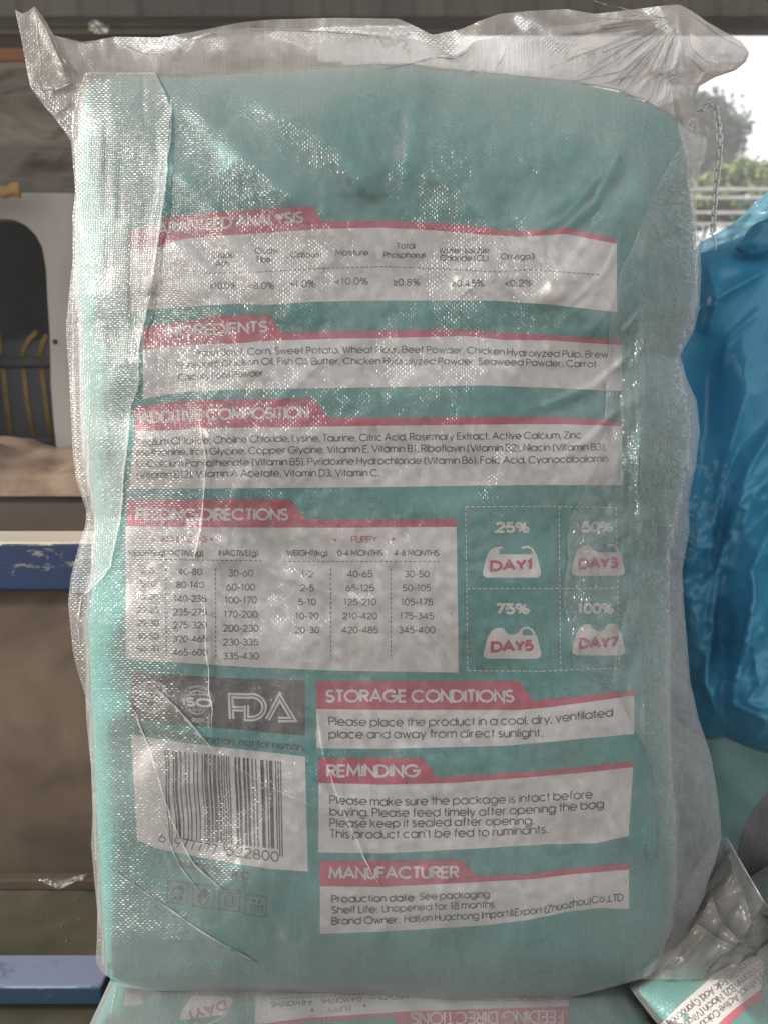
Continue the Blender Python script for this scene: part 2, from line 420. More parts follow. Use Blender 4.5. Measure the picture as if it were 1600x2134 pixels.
TEAL = (0.040, 0.280, 0.258)
M = {
    'teal': sack_mat('teal_woven', TEAL),
    'white': print_mat('print_white', (0.78, 0.75, 0.73)),
    'pink': print_mat('print_crimson', (0.56, 0.045, 0.115)),
    'black': print_mat('print_black', (0.018, 0.018, 0.021)),
    'tealink': print_mat('print_teal', TEAL),
    'grey': print_mat('print_charcoal', (0.036, 0.034, 0.035)),
    'film': film_mat('clear_woven_plastic'),
    'film2': film_mat('clear_woven_plastic_dusty', cover=0.13, k=0.30),
    'mouth': film_mat('clear_woven_plastic_mouth', cover=0.50, k=0.22, tint=(0.41, 0.38, 0.355), rough=0.36, var=0.42, face=0.25, rnd=0.08, ior=1.35),
    'gusset': film_mat('doubled_woven_plastic', cover=0.09, k=0.54, rough=0.32, var=0.2, rnd=0.09, gap=0.5, face=0.42),
    'gussetr': film_mat('loose_second_layer', cover=0.10, k=0.58, tint=(0.74, 0.75, 0.75), rough=0.26, var=0.24, rnd=0.28, face=0.3),
    'mouthfold': film_mat('doubled_plastic_mouth', cover=0.45, k=0.1, tint=(0.25, 0.23, 0.215), rough=0.4, rnd=0.1, ior=1.35),
    'mouth2': film_mat('clear_plastic_flap', cover=0.34, k=0.12, tint=(0.30, 0.28, 0.26), rough=0.36, var=0.2, face=0.3, rnd=0.06, ior=1.4),
    'film3': film_mat('clear_plastic_loose', cover=0.20, k=0.12, tint=(0.6, 0.58, 0.56), rough=0.34, rnd=0.08),
    'crease': film_mat('creased_plastic', cover=0.30, k=0.34, rough=0.3, var=0.5, rnd=0.25),
    'blue': blue_film_mat('blue_plastic', (0.070, 0.37, 0.57), trans=0.48, rough=0.15),
    'paleblue': blue_film_mat('pale_blue_plastic', (0.25, 0.55, 0.68), trans=0.55, see=0.25),
    'rail': paint_mat('chipped_blue_paint', (0.006, 0.026, 0.085), (0.50, 0.45, 0.38), 0.34),
    'rail2': paint_mat('scuffed_blue_paint', (0.012, 0.032, 0.065), (0.14, 0.165, 0.24), 0.26, scale=20),
    'board': simple_mat('dusty_brown_board', [(0.32, (0.034, 0.023, 0.015)), (0.5, (0.090, 0.062, 0.040)), (0.66, (0.155, 0.115, 0.08))], 0.75, 4.5, 10, 0.003, distort=0.6),
    'bedfloor': simple_mat('dirty_bed_floor', [(0.3, (0.024, 0.024, 0.012)), (0.52, (0.056, 0.050, 0.028)), (0.7, (0.11, 0.09, 0.05))], 0.85, 9, 9, 0.003),
    'dust': simple_mat('pale_dust', [(0.3, (0.12, 0.08, 0.055)), (0.6, (0.26, 0.185, 0.135)), (0.8, (0.36, 0.27, 0.20))], 0.9, 14, 9, 0.004),
    'beige': simple_mat('beige_painted_metal', [(0.30, (0.20, 0.175, 0.15)), (0.40, (0.35, 0.325, 0.295)), (0.7, (0.43, 0.40, 0.36))], 0.55, 7, 10, distort=0.8, stretch=(1.4, 1, .6)),
    'dark': simple_mat('black_vinyl', [(0.3, (0.020, 0.023, 0.028)), (0.7, (0.036, 0.040, 0.047))], 0.45, 8, 5),
    'yellow': simple_mat('ochre_piping', [(0.3, (0.16, 0.10, 0.02)), (0.7, (0.26, 0.17, 0.04))], 0.6, 30, 4),
    'tarp': simple_mat('grey_brown_tarpaulin', [(0.32, (0.065, 0.062, 0.06)), (0.5, (0.16, 0.135, 0.11)), (0.66, (0.26, 0.225, 0.19))], 0.5, 6, 10, 0.003, stretch=(0.5, 1, 1.4), distort=1.2),
    'wood': simple_mat('varnished_wood', [(0.3, (0.15, 0.06, 0.018)), (0.7, (0.30, 0.14, 0.045))], 0.5, 8, 6, stretch=(0.2, 1, 3)),
    'darkwood': simple_mat('dark_brown_wood', [(0.3, (0.03, 0.02, 0.014)), (0.7, (0.075, 0.05, 0.035))], 0.7, 8, 6, stretch=(0.2, 1, 3)),
    'card': simple_mat('tan_cardboard', [(0.3, (0.30, 0.18, 0.07)), (0.7, (0.48, 0.32, 0.15))], 0.8, 12, 6, 0.002),
    'roof': simple_mat('grey_roof_sheet', [(0.3, (0.50, 0.49, 0.47)), (0.7, (0.62, 0.61, 0.59))], 0.6, 4, 6),
    'beam': simple_mat('dark_grey_beam', [(0.3, (0.27, 0.27, 0.265)), (0.7, (0.36, 0.355, 0.345))], 0.6, 6, 5),
    'lip': simple_mat('dark_grey_lip', [(0.3, (0.10, 0.10, 0.098)), (0.7, (0.15, 0.15, 0.148))], 0.6, 6, 5),
    'trim': simple_mat('grey_green_trim', [(0.3, (0.10, 0.105, 0.085)), (0.7, (0.17, 0.175, 0.15))], 0.5, 6, 5),
    'steel': simple_mat('galvanised_steel', [(0.3, (0.48, 0.47, 0.48)), (0.7, (0.66, 0.65, 0.66))], 0.45, 60, 5, metallic=0.3),
    'earth': simple_mat('bare_earth', [(0.3, (0.20, 0.16, 0.12)), (0.7, (0.34, 0.28, 0.21))], 0.95, 2, 9),
    'fence': simple_mat('grey_fence_paint', [(0.3, (0.36, 0.36, 0.37)), (0.7, (0.5, 0.5, 0.5))], 0.6, 6, 5),
    'bark': simple_mat('bark', [(0.3, (0.04, 0.03, 0.022)), (0.7, (0.10, 0.08, 0.06))], 0.9, 6, 6, 0.01),
    'leafdark': simple_mat('leaf_dark', [(0.3, (0.040, 0.075, 0.045)), (0.7, (0.085, 0.125, 0.08))], 0.55, 1.2, 3),
    'leafbright': simple_mat('leaf_bright', [(0.3, (0.14, 0.19, 0.07)), (0.7, (0.24, 0.30, 0.13))], 0.55, 1.2, 3),
    'scrap': film_mat('scrap_plastic', cover=0.3, k=0.1, tint=(0.45, 0.42, 0.38), rough=0.4),
    'foil': simple_mat('silver_foil', [(0.3, (0.6, 0.6, 0.6)), (0.7, (0.85, 0.85, 0.85))], 0.2, 30, 4, 0.003, metallic=0.9),
    'hair': simple_mat('printed_dark_fur', [(0.3, (0.02, 0.019, 0.024)), (0.7, (0.06, 0.055, 0.065))], 0.5, 60, 6, stretch=(3, 3, 0.4)),
}

# ------------------------------------------------------------------ ground
GZ = 0.0
def structure(o): o['kind'] = 'structure'; return o
gv = [(-900, -900, GZ), (900, -900, GZ), (900, 900, GZ), (-900, 900, GZ)]
structure(mesh_obj('ground', gv, [(0, 1, 2, 3)], M['earth'], smooth=False))

# ------------------------------------------------------------------ cargo bed the sacks stand in
BED_Z = 0.756
bed = empty('cargo_bed', (0, 0.9, BED_Z), 'blue steel framed cargo bed with brown headboard and dirty floor, under the sacks', 'cargo bed')
bm = bmesh.new(); add_box(bm, (-1.3, -0.35, BED_Z - 0.03), (1.3, 0.876, BED_Z), 0.003)
bm_obj('bed_floor', bm, M['bedfloor'], bed)
bm = bmesh.new()
add_box(bm, (-1.3, 0.880, BED_Z - 0.02), (1.3, 0.898, 1.168), 0.002)
bm_obj('headboard', bm, M['board'], bed)
bm = bmesh.new(); add_box(bm, (-1.3, 0.862, BED_Z + 0.0005), (-0.18, 0.8785, BED_Z + 0.016), 0.003)
bm_obj('floor_lip', bm, M['board'], bed)
# top rail: front face spans photo rows 1128-1232
zt = atY(0, 1130, 0.860)[2]; zb = atY(0, 1233, 0.860)[2]
bm = bmesh.new(); add_box(bm, (-1.3, 0.860, zb), (1.3, 0.922, zt), 0.004, 3)
bm_obj('top_rail', bm, M['rail'], bed)
# low cross bar beside the lower sack
yb = 0.665
p1 = atY(0, 2062, yb); p2 = atY(0, 2097, yb)
bm = bmesh.new(); add_box(bm, (-1.3, yb, p2[2]), (atY(213, 2062, yb)[0], yb + 0.044, p1[2] + 0.002), 0.003, 3)
bm_obj('cross_bar', bm, M['rail2'], bed)
for x in (-1.3, -0.62):
    bm = bmesh.new(); add_box(bm, (x, yb + 0.008, BED_Z), (x + 0.04, yb + 0.036, p2[2] - 0.001)); bm_obj('bar_foot', bm, M['rail2'], bed)
for x in (-1.25, 1.25):
    for y in (-0.3, 0.9):
        bm = bmesh.new(); add_box(bm, (x - 0.03, y, 0.0), (x + 0.03, y + 0.06, BED_Z - 0.031)); bm_obj('frame_leg', bm, M['rail2'], bed)

# crumbs and grit on the floor
rg = random.Random(21); bm = bmesh.new()
for k in range(60):
    r0 = rg.uniform(.0005, .0013); x = rg.uniform(-0.75, -0.26); y = rg.choice([rg.uniform(.72, .86), rg.uniform(.80, .86)])
    g0 = bmesh.ops.create_icosphere(bm, subdivisions=1, radius=r0, matrix=Matrix.Translation((x, y, BED_Z + r0 * .6)) @ Matrix.Diagonal((1, rg.uniform(.6, 1.5), .7, 1)))
    for v in g0['verts']: v.co += Vector((rg.uniform(-.3, .3), rg.uniform(-.3, .3), rg.uniform(-.3, .3))) * r0
tag(bm_obj('debris', bm, M['dust']), kind='stuff')

# ------------------------------------------------------------------ behind the bed on the left: cab wall with an arched opening
CY = 1.55
cab = empty('cab_wall', (-0.9, CY, 0.4), 'beige metal cab wall with tall dark arched opening, left behind the sack', 'cab wall')
def cab_pt(px, py, y=CY): return atY(px, py, y)
# outline of the opening (right half seen; mirrored about x = 5 px)
half = [(5, 455), (30, 457), (55, 470), (75, 490), (88, 515), (96, 560), (99, 620), (104, 700), (106, 800), (112, 880), (121, 965)]
hole = half + [(10 - x, y) for x, y in reversed(half[1:])]
hx = [cab_pt(*p) for p in hole]
outer = [cab_pt(-420, 398), cab_pt(620, 405), cab_pt(560, 1150), cab_pt(-330, 1150)]
bm = bmesh.new()
ov = [bm.verts.new(v) for v in outer]; hv = [bm.verts.new(v) for v in hx]
es = [bm.edges.new((ov[i], ov[(i + 1) % 4])) for i in range(4)] + [bm.edges.new((hv[i], hv[(i + 1) % len(hv)])) for i in range(len(hv))]
bmesh.ops.triangle_fill(bm, use_beauty=True, edges=es)
ext = bmesh.ops.extrude_face_region(bm, geom=bm.faces[:])
for v in ext['geom']:
    if isinstance(v, bmesh.types.BMVert): v.co.y += 0.03
bmesh.ops.recalc_face_normals(bm, faces=bm.faces[:])
bm_obj('wall_sheet', bm, M['beige'], cab)
for q in ((115, 712), (122, 968)):
    c = cab_pt(*q); bm = bmesh.new()
    bmesh.ops.create_uvsphere(bm, u_segments=10, v_segments=6, radius=0.005, matrix=Matrix.Translation(c))
    bm_obj('rivet', bm, M['darkwood'], cab)

seat = empty('striped_seat', cab_pt(5, 960, CY + 0.14), 'black vinyl seat back with ochre piping stripes, seen through the arched opening', 'seat')
sy = CY + 0.10
bm = bmesh.new(); a = cab_pt(-140, 690, sy); b = cab_pt(180, 1150, sy)
add_box(bm, (a[0], sy, b[2]), (b[0], sy + 0.10, a[2]), 0.03, 4)
bm_obj('seat_back', bm, M['dark'], seat, smooth=True)
a = cab_pt(-400, 380, sy + 0.22); b = cab_pt(560, 1150, sy + 0.22)
bm = bmesh.new(); add_box(bm, (a[0], sy + 0.22, b[2]), (b[0], sy + 0.24, a[2]))
lining = bm_obj('cab_lining', bm, M['dark'], cab)
for pts in ([(-6, 690), (-2, 720), (1, 745)], [(77, 690), (62, 705), (50, 725), (46, 745)], [(98, 697), (88, 715), (83, 745)],
            [(5, 765), (12, 830), (24, 910)], [(48, 765), (55, 830), (69, 910)], [(86, 765), (94, 830), (106, 910)],
            [(70, 933), (72, 965)], [(108, 933), (111, 965)]):
    P = [cab_pt(x, y, sy - 0.002) for x, y in pts]
    vs, fs = tube_mesh(P, 0.0058, 8)
    vs = [Vector((v.x, sy - 0.001 + (v.y - sy + 0.002) * 0.25, v.z)) for v in vs]      # flat welt, not a rod
    mesh_obj('piping', vs, fs, M['yellow'], seat)
for py in (755, 922):
    a = cab_pt(-100, py - 10, sy - 0.004); b = cab_pt(150, py + 10, sy - 0.004)
    bm = bmesh.new(); add_box(bm, (a[0], sy - 0.012, b[2]), (b[0], sy - 0.001, a[2]), 0.004)
    bm_obj('seat_band', bm, M['dark'], seat)

# dusty heap and ledge in front of the cab
lz = atY(0, 1032, 1.28)[2]
bm = bmesh.new(); add_box(bm, (-1.4, 1.28, 0.5), (0.0, 1.5, lz), 0.006)
tag(bm_obj('dusty_ledge', bm, simple_mat('brown_ledge', [(0.3, (0.06, 0.045, 0.034)), (0.7, (0.105, 0.08, 0.062))], 0.85, 5, 7, 0.002)), 'dull brown ledge behind the top blue rail, below the dust heap', 'ledge')
nx, ny = 90, 40
gx = np.linspace(-1.1, -0.2, nx); gy = np.linspace(1.27, 1.50, ny)
GX, GY = np.meshgrid(gx, gy)
lx = atY(0, 900, 1.4)[0]
hh = 0.050 + 0.030 / (1 + np.exp((GX - (lx + 0.02)) / 0.018)) + 0.012 * vnoise(GX, GY, 0.09, 3) + 0.006 * vnoise(GX, GY, 0.03, 4)
hh *= np.clip((GY - 1.27) / 0.10, 0, 1) ** 0.6
P = np.stack([GX, GY, lz + hh], -1)
V = P.reshape(-1, 3); nb = len(V)
tag(mesh_obj('dust_heap', V, grid_faces(ny, nx)[:, ::-1], M['dust']), 'slumped heap of pinkish brown dust on the ledge below the arched opening', 'dust heap')

# boards and tarpaulin above the cab wall
def slab(name, x0, x1, y0, y1, Y, mat, label, cat, thick=0.03, bev=0.004):
    a = atY(x0, y0, Y); b = atY(x1, y1, Y)
    bm = bmesh.new(); add_box(bm, (min(a[0], b[0]), Y, min(a[2], b[2])), (max(a[0], b[0]), Y + thick, max(a[2], b[2])), bev)
    return tag(bm_obj(name, bm, mat), label, cat)
slab('brown_board', -420, 660, 68, 131, 1.60, M['darkwood'], 'dark brown board running under the roof beam at top left', 'board')
slab('varnished_board', -300, 72, 97, 128, 1.585, M['wood'], 'short orange varnished board at the left edge above the tarpaulin', 'board')
nx, ny = 150, 60
PX, PY = np.meshgrid(np.linspace(0, 1, nx), np.linspace(128, 402, ny))
PX = -420 + PX * (1130 + .7 * (PY - 128) + 26 * vnoise(PY, PY * 0, 40, 12))
dep = 1.565 + 0.016 * vnoise(PX * 0.7, PY * 1.2, 75, 8) + 0.008 * np.abs(vnoise(PX + PY, PY * 1.5, 60, 9)) + 0.0012 * vnoise(PX, PY * 2.2, 18, 10)
Pt = np.array([[atY(PX[i, j], PY[i, j], dep[i, j]) for j in range(nx)] for i in range(ny)])
tarp_v = Pt.reshape(-1, 3)
tarp = mesh_obj('tarpaulin', tarp_v, grid_faces(ny, nx), M['tarp'])
sm = tarp.modifiers.new('thick', 'SOLIDIFY'); sm.thickness = 0.003
tag(tarp, 'crumpled grey brown tarpaulin hung above the beige cab wall', 'tarpaulin')
# cardboard corner
nx, ny = 24, 10
PX, PY = np.meshgrid(np.linspace(-160, 44, nx), np.linspace(386, 413, ny))
PX = PX + 4 * vnoise(PX, PY, 12, 5) * (PX > 30)
PYw = PY + 5 * vnoise(PX, PY * .3, 16, 6)
dd = 1.50 - 0.004 * np.sin((PY - 386) / 27 * math.pi) + 0.010 * np.abs(vnoise(PX, PY, 17, 7))
Pc = np.array([[atY(PX[i, j], PYw[i, j], dd[i, j]) for j in range(nx)] for i in range(ny)]).reshape(-1, 3)
cb = mesh_obj('torn_cardboard', Pc, grid_faces(ny, nx), M['card'])
sm = cb.modifiers.new('thick', 'SOLIDIFY'); sm.thickness = 0.006; sm.offset = 1
tag(cb, 'torn strip of tan cardboard on top of the beige cab wall', 'cardboard')

# ------------------------------------------------------------------ roof
roof = empty('roof_canopy', (0, 2.4, 2.3), 'grey sheet metal roof canopy with dark edge beam across the top', 'roof')
ez = atY(1600, 60, 2.4)[2]
rz = ez + 0.10
n = 160
vs, fs = [], []
for i in range(n):
    x = -4 + 8 * i / (n - 1)
    z = rz + 0.03 + 0.018 * math.sin(x * 2 * math.pi / 0.33)
    vs += [(x, 0.42, z + 0.22), (x, 2.46, z)]
for i in range(n - 1): fs.append((2 * i, 2 * i + 1, 2 * i + 3, 2 * i + 2))
rs = mesh_obj('roof_sheet', vs, fs, M['roof'], roof)
sm = rs.modifiers.new('thick', 'SOLIDIFY'); sm.thickness = 0.004
bm = bmesh.new(); add_box(bm, (-4, 2.40, ez), (4, 2.45, ez + 0.034), 0.004); bm_obj('edge_lip', bm, M['lip'], roof)
xs_ = np.linspace(-4, 4, 1400); wv = 0.007 * np.clip(np.sin(xs_ * 2 * math.pi / 0.17) * 3, -1, 1)
fvv = np.concatenate([np.stack([xs_, 2.425 + wv, np.full_like(xs_, z_)], -1) for z_ in (ez + 0.02, rz + 0.02)])
fo = mesh_obj('fascia', fvv, grid_faces(2, 1400), M['beam'], roof, smooth=False)
sm = fo.modifiers.new('thick', 'SOLIDIFY'); sm.thickness = 0.003
for x in (-1.9, -0.55, 0.62, 1.55):
    bm = bmesh.new(); add_box(bm, (x, 1.0, rz - 0.02), (x + 0.04, 2.398, rz + 0.012)); bm_obj('purlin', bm, M['beam'], roof)
a = atY(-400, 45, 2.39); b = atY(840, 52, 2.39)
bm = bmesh.new(); add_box(bm, (-3.0, 2.385, b[2]), (b[0] - 0.3, 2.398, a[2]), 0.002); bm_obj('trim_strip', bm, M['trim'], roof)
for x in (-3.9, 3.9):
    bm = bmesh.new(); add_box(bm, (x, 2.405, 0), (x + 0.06, 2.445, ez - 0.002)); bm_obj('post', bm, M['beam'], roof)
# crumpled foil scrap dangling under the trim
c = atY(208, 57, 2.36)
bm = bmesh.new(); bmesh.ops.create_icosphere(bm, subdivisions=3, radius=0.5)
rnd = random.Random(4)
for v in bm.verts:
    k = 1 + 0.45 * math.sin(v.co.x * 17 + 2) * math.sin(v.co.y * 13) + rnd.uniform(-.15, .15)
    v.co = Vector((v.co.x * 0.055 * k, v.co.y * 0.02 * k, v.co.z * 0.030 * k - v.co.x * 0.018)) + Vector(c)
tag(bm_obj('foil_scrap', bm, M['foil']), 'small shiny crumpled scrap hanging under the roof trim at top left', 'scrap')

# ------------------------------------------------------------------ trees, bushes, fence in the distance
def leaves(center, radii, n, size, rnd, bias=0.35):
    vs, fs = [], []
    cl = []
    for _ in range(max(6, n // 70)):
        while True:
            p = Vector((rnd.uniform(-1, 1), rnd.uniform(-1, 1), rnd.uniform(-1, 1)))
            if 0.25 < p.length < 1: break
        cl.append((p * 0.85, rnd.uniform(0.14, 0.34)))
    for i in range(n):
        c, r = cl[i % len(cl)]
        p = c + Vector((rnd.gauss(0, 1), rnd.gauss(0, 1), rnd.gauss(0, 0.8))) * r * 0.5
        q = Vector(center) + Vector((p.x * radii[0], p.y * radii[1], p.z * radii[2]))
        a = Vector((rnd.gauss(0, 1), rnd.gauss(0, 1), rnd.gauss(0, 1))).normalized()
        b = a.cross(Vector((rnd.gauss(0, 1), rnd.gauss(0, 1), rnd.gauss(0, 1)))).normalized()
        s = size * rnd.uniform(0.6, 1.3)
        k = len(vs)
        vs += [q - a * s, q + b * s * 0.45, q + a * s, q - b * s * 0.45]
        fs.append((k, k + 1, k + 2, k + 3))
    return vs, fs

def tree(name, px, py, Y, rpx, rpy, leafmat, label, cat, n, seed, group=None, trunk=True):
    rnd = random.Random(seed)
    c = atY(px, py, Y); sc = Y / F * 1.0
    rx, rz_ = rpx * sc, rpy * sc
    t = empty(name, (c[0], c[1], GZ), label, cat, group)
    vs, fs = leaves(c, (rx, rx, rz_), int(n * 1.8), 0.036 * max(1, Y / 9), rnd)
    mesh_obj('crown', vs, fs, leafmat, t, smooth=False)
    base = Vector((c[0], c[1], GZ)); top = Vector(c)
    mv, mf = tube_mesh([base, base.lerp(top, 0.5) + Vector((0.1, 0, 0)), top + Vector((0, 0, rz_ * 0.4))], [0.05 * rx + 0.05, 0.04 * rx + 0.04, 0.02], 8)
    for k in range(5):
        e = Vector(c) + Vector((rnd.uniform(-.7, .7) * rx, rnd.uniform(-.7, .7) * rx, rnd.uniform(-.2, .6) * rz_))
        s = base.lerp(top, rnd.uniform(.65, 1))
        bv, bf = tube_mesh([s, s.lerp(e, .5) + Vector((0, 0, .05)), e], [0.03 * rx + .015, 0.02 * rx + .01, 0.008], 6)
        o = len(mv); mv += bv; mf += [tuple(i + o for i in f) for f in bf]
    mesh_obj('trunk', mv, mf, M['bark'], t)
    return t
tree('shade_tree', 1440, 300, 17.0, 105, 92, M['leafdark'], 'tall dark rounded tree rising above the fence beside the sack', 'tree', 9000, 2)
TG = 'bushes behind the fence'
tree('bush', 1530, 372, 12.0, 62, 34, M['leafbright'], 'pale green bush behind the chain, below the dark tree', 'bush', 4200, 5, TG)
tree('bush', 1640, 375, 11.5, 70, 46, M['leafbright'], 'pale green bush at the right edge above the blue plastic', 'bush', 4200, 6, TG)
tree('bush', 1440, 430, 10.0, 85, 45, M['leafbright'], 'low green bush seen through the fence rails beside the sack', 'bush', 4200, 7, TG)
tree('bush', 1600, 450, 9.5, 95, 45, M['leafdark'], 'low dark bush seen through the fence rails at the right edge', 'bush', 4200, 8, TG)
tree('bush', 330, 90, 14.0, 260, 60, M['leafbright'], 'green bush glimpsed through the slit under the roof at top left', 'bush', 6000, 9, TG)

fy = 7.0
fence = empty('rail_fence', (atY(1500, 430, fy)[0], fy, GZ), 'pale grey fence of horizontal rails in front of the bushes', 'fence')
x0, x1 = atY(1150, 430, fy)[0], atY(2200, 430, fy)[0]
for py in (393, 411, 442, 466, 498, 528):
    z = atY(1500, py, fy)[2]
    bm = bmesh.new(); add_box(bm, (x0, fy, z - 0.012), (x1, fy + 0.03, z + 0.012), 0.003)
    bm_obj('rail', bm, M['fence'], fence)
for px in (1180, 1395, 1655, 1900):
    x = atY(px, 430, fy)[0]
    bm = bmesh.new(); add_box(bm, (x - 0.03, fy + 0.032, GZ), (x + 0.03, fy + 0.09, atY(1500, 385, fy)[2]), 0.004)
    bm_obj('post', bm, M['fence'], fence)

# ------------------------------------------------------------------ main sack: outline measured in photo pixels
IN_L = interp([(130, 200), (165, 186), (200, 172), (300, 168), (450, 166), (600, 165), (700, 172), (900, 176), (1000, 190), (1080, 203), (1200, 195), (1300, 182), (1400, 188), (1500, 193), (1700, 203), (1900, 214), (2000, 222), (2090, 240)])
IN_R = interp([(130, 1390), (200, 1398), (260, 1412), (330, 1428), (450, 1440), (560, 1446), (640, 1440), (700, 1418), (745, 1403), (800, 1412), (880, 1432), (960, 1428), (1050, 1408), (1150, 1390), (1300, 1386), (1420, 1388), (1500, 1390), (1600, 1394), (1700, 1402), (1780, 1406), (1850, 1404), (1920, 1395), (1980, 1374), (2090, 1350)])
IN_T = interp([(160, 172), (190, 164), (240, 157), (400, 157), (520, 150), (640, 140), (760, 133), (860, 132), (905, 140), (1000, 148), (1100, 158), (1200, 168), (1280, 183), (1340, 205), (1400, 240), (1450, 280)])
IN_B = interp([(160, 2020), (220, 2042), (300, 2062), (400, 2067), (550, 2067), (700, 2068), (800, 2071), (900, 2081), (1000, 2087), (1100, 2087), (1180, 2078), (1250, 2058), (1330, 2036), (1400, 1990), (1450, 1950)])
DM = 0.700            # distance of the sack's edge seam
TF = 0.062            # how far the front bulges towards the camera

def outline_grid(L, Rr, T, B, u, v, it=8):
    U, V = np.meshgrid(u, v)
    x = 160 + (1440 - 160) * U
    y = 150 + 1900 * V
    for _ in range(it):
        y = T(x) * (1 - V) + B(x) * V
        xn = L(y) * (1 - U) + Rr(y) * U
        x = 0.5 * x + 0.5 * xn
    return U, V, x, y

def spread(n, k=0.65):
    t = np.linspace(0, 1, n)
    return k * (0.5 - 0.5 * np.cos(np.pi * t)) + (1 - k) * t

def profile(U, V, p=5.0, q=9.0, e=0.55, pl=None):
    pu = np.where(U < .5, pl if pl else p, p)
    return np.clip(1 - np.abs(2 * U - 1) ** pu, 0, 1) ** e * np.clip(1 - np.abs(2 * V - 1) ** q, 0, 1) ** e

SACK_FOLDS = [
    ([(335, 170), (430, 250), (540, 350), (650, 450)], 6.5, 30, False),
    ([(500, 185), (600, 240), (700, 310), (800, 420)], 5.2, 28, False),
    ([(345, 330), (430, 430), (500, 540), (560, 640)], 5.0, 26, False),
    ([(330, 470), (420, 560), (480, 660)], 3.6, 26, False),
    ([(360, 560), (480, 700), (560, 800)], 4.0, 30, False),
    ([(640, 250), (700, 420), (780, 600), (900, 720)], 1.6, 40, False),
    ([(855, 135), (860, 260), (840, 400)], 1.8, 22, False),
    ([(1300, 280), (1200, 400), (1080, 480)], 3.4, 26, False),
    ([(1330, 380), (1240, 520), (1120, 640)], 3.0, 30, False),
    ([(1290, 640), (1150, 740), (1000, 780)], 2.0, 34, False),
    ([(1300, 820), (1180, 900), (1060, 940)], 1.6, 30, False),
    ([(290, 880), (380, 1000), (420, 1150)], 2.6, 34, False),
    ([(280, 1100), (420, 1140), (700, 1230)], 1.8, 26, False),
    ([(290, 1290), (400, 1330), (480, 1390)], 1.6, 30, False),
    ([(1330, 250), (1345, 600), (1330, 900), (1350, 1300), (1340, 1700)], 5.0, 28, False),
    ([(300, 1560), (340, 1700), (450, 1850)], 2.0, 40, False),
    ([(230, 1980), (500, 1990), (800, 2030)], -3.0, 26, False),
    ([(230, 1930), (420, 1950), (600, 2010)], 3.0, 22, False),
]
def sack_relief(x, y):
    h = ridges(x, y, SACK_FOLDS)
    h += 0.0080 * vnoise(x, y, 300, 21) + 0.0034 * vnoise(x + 0.5 * y, y - 0.5 * x, 130, 22) + 0.0009 * vnoise(x, y, 48, 23)
    return h

nu, nv = 230, 320
U, V, X, Y = outline_grid(IN_L, IN_R, IN_T, IN_B, spread(nu), spread(nv))
PR = profile(U, V, pl=2.5)
Dfront = DM - TF * PR - sack_relief(X, Y) * np.clip(PR * 1.3, 0, 1) + 0.02 * (1 - PR) * 0
front = at(X, Y, Dfront)
backd = DM + 0.05 * PR
back = at(X, Y, backd)
fv_ = front.reshape(-1, 3)
idx = np.arange(nu * nv).reshape(nv, nu)
bidx = np.full((nv, nu), -1)
bidx[0, :] = idx[0, :]; bidx[-1, :] = idx[-1, :]; bidx[:, 0] = idx[:, 0]; bidx[:, -1] = idx[:, -1]
inner = bidx < 0
bidx[inner] = nu * nv + np.arange(inner.sum())
verts = np.concatenate([fv_, back[inner]])
ff = grid_faces(nv, nu)
fb = np.stack([bidx[:-1, :-1], bidx[:-1, 1:], bidx[1:, 1:], bidx[1:, :-1]], -1).reshape(-1, 4)
faces = np.concatenate([ff, fb])
TW, TH = 5.0, 4.7     # tape width in photo pixels
uvs = np.concatenate([np.stack([X / TW, -Y / TH], -1).reshape(-1, 2), np.stack([X / TW, -Y / TH], -1)[inner]])
base = at(800.0, 2080.0, 0.70)
sack = empty('feed_sack', base, 'upright teal dog food sack with printed back inside a clear woven plastic bag', 'feed sack')
SACKBODY = mesh_obj('woven_sack', verts, faces, M['teal'], sack, uvs=uvs)
BVH = BVHTree.FromPolygons([tuple(v) for v in fv_], [tuple(int(i) for i in f) for f in ff])
CAMV = Vector(CAM)

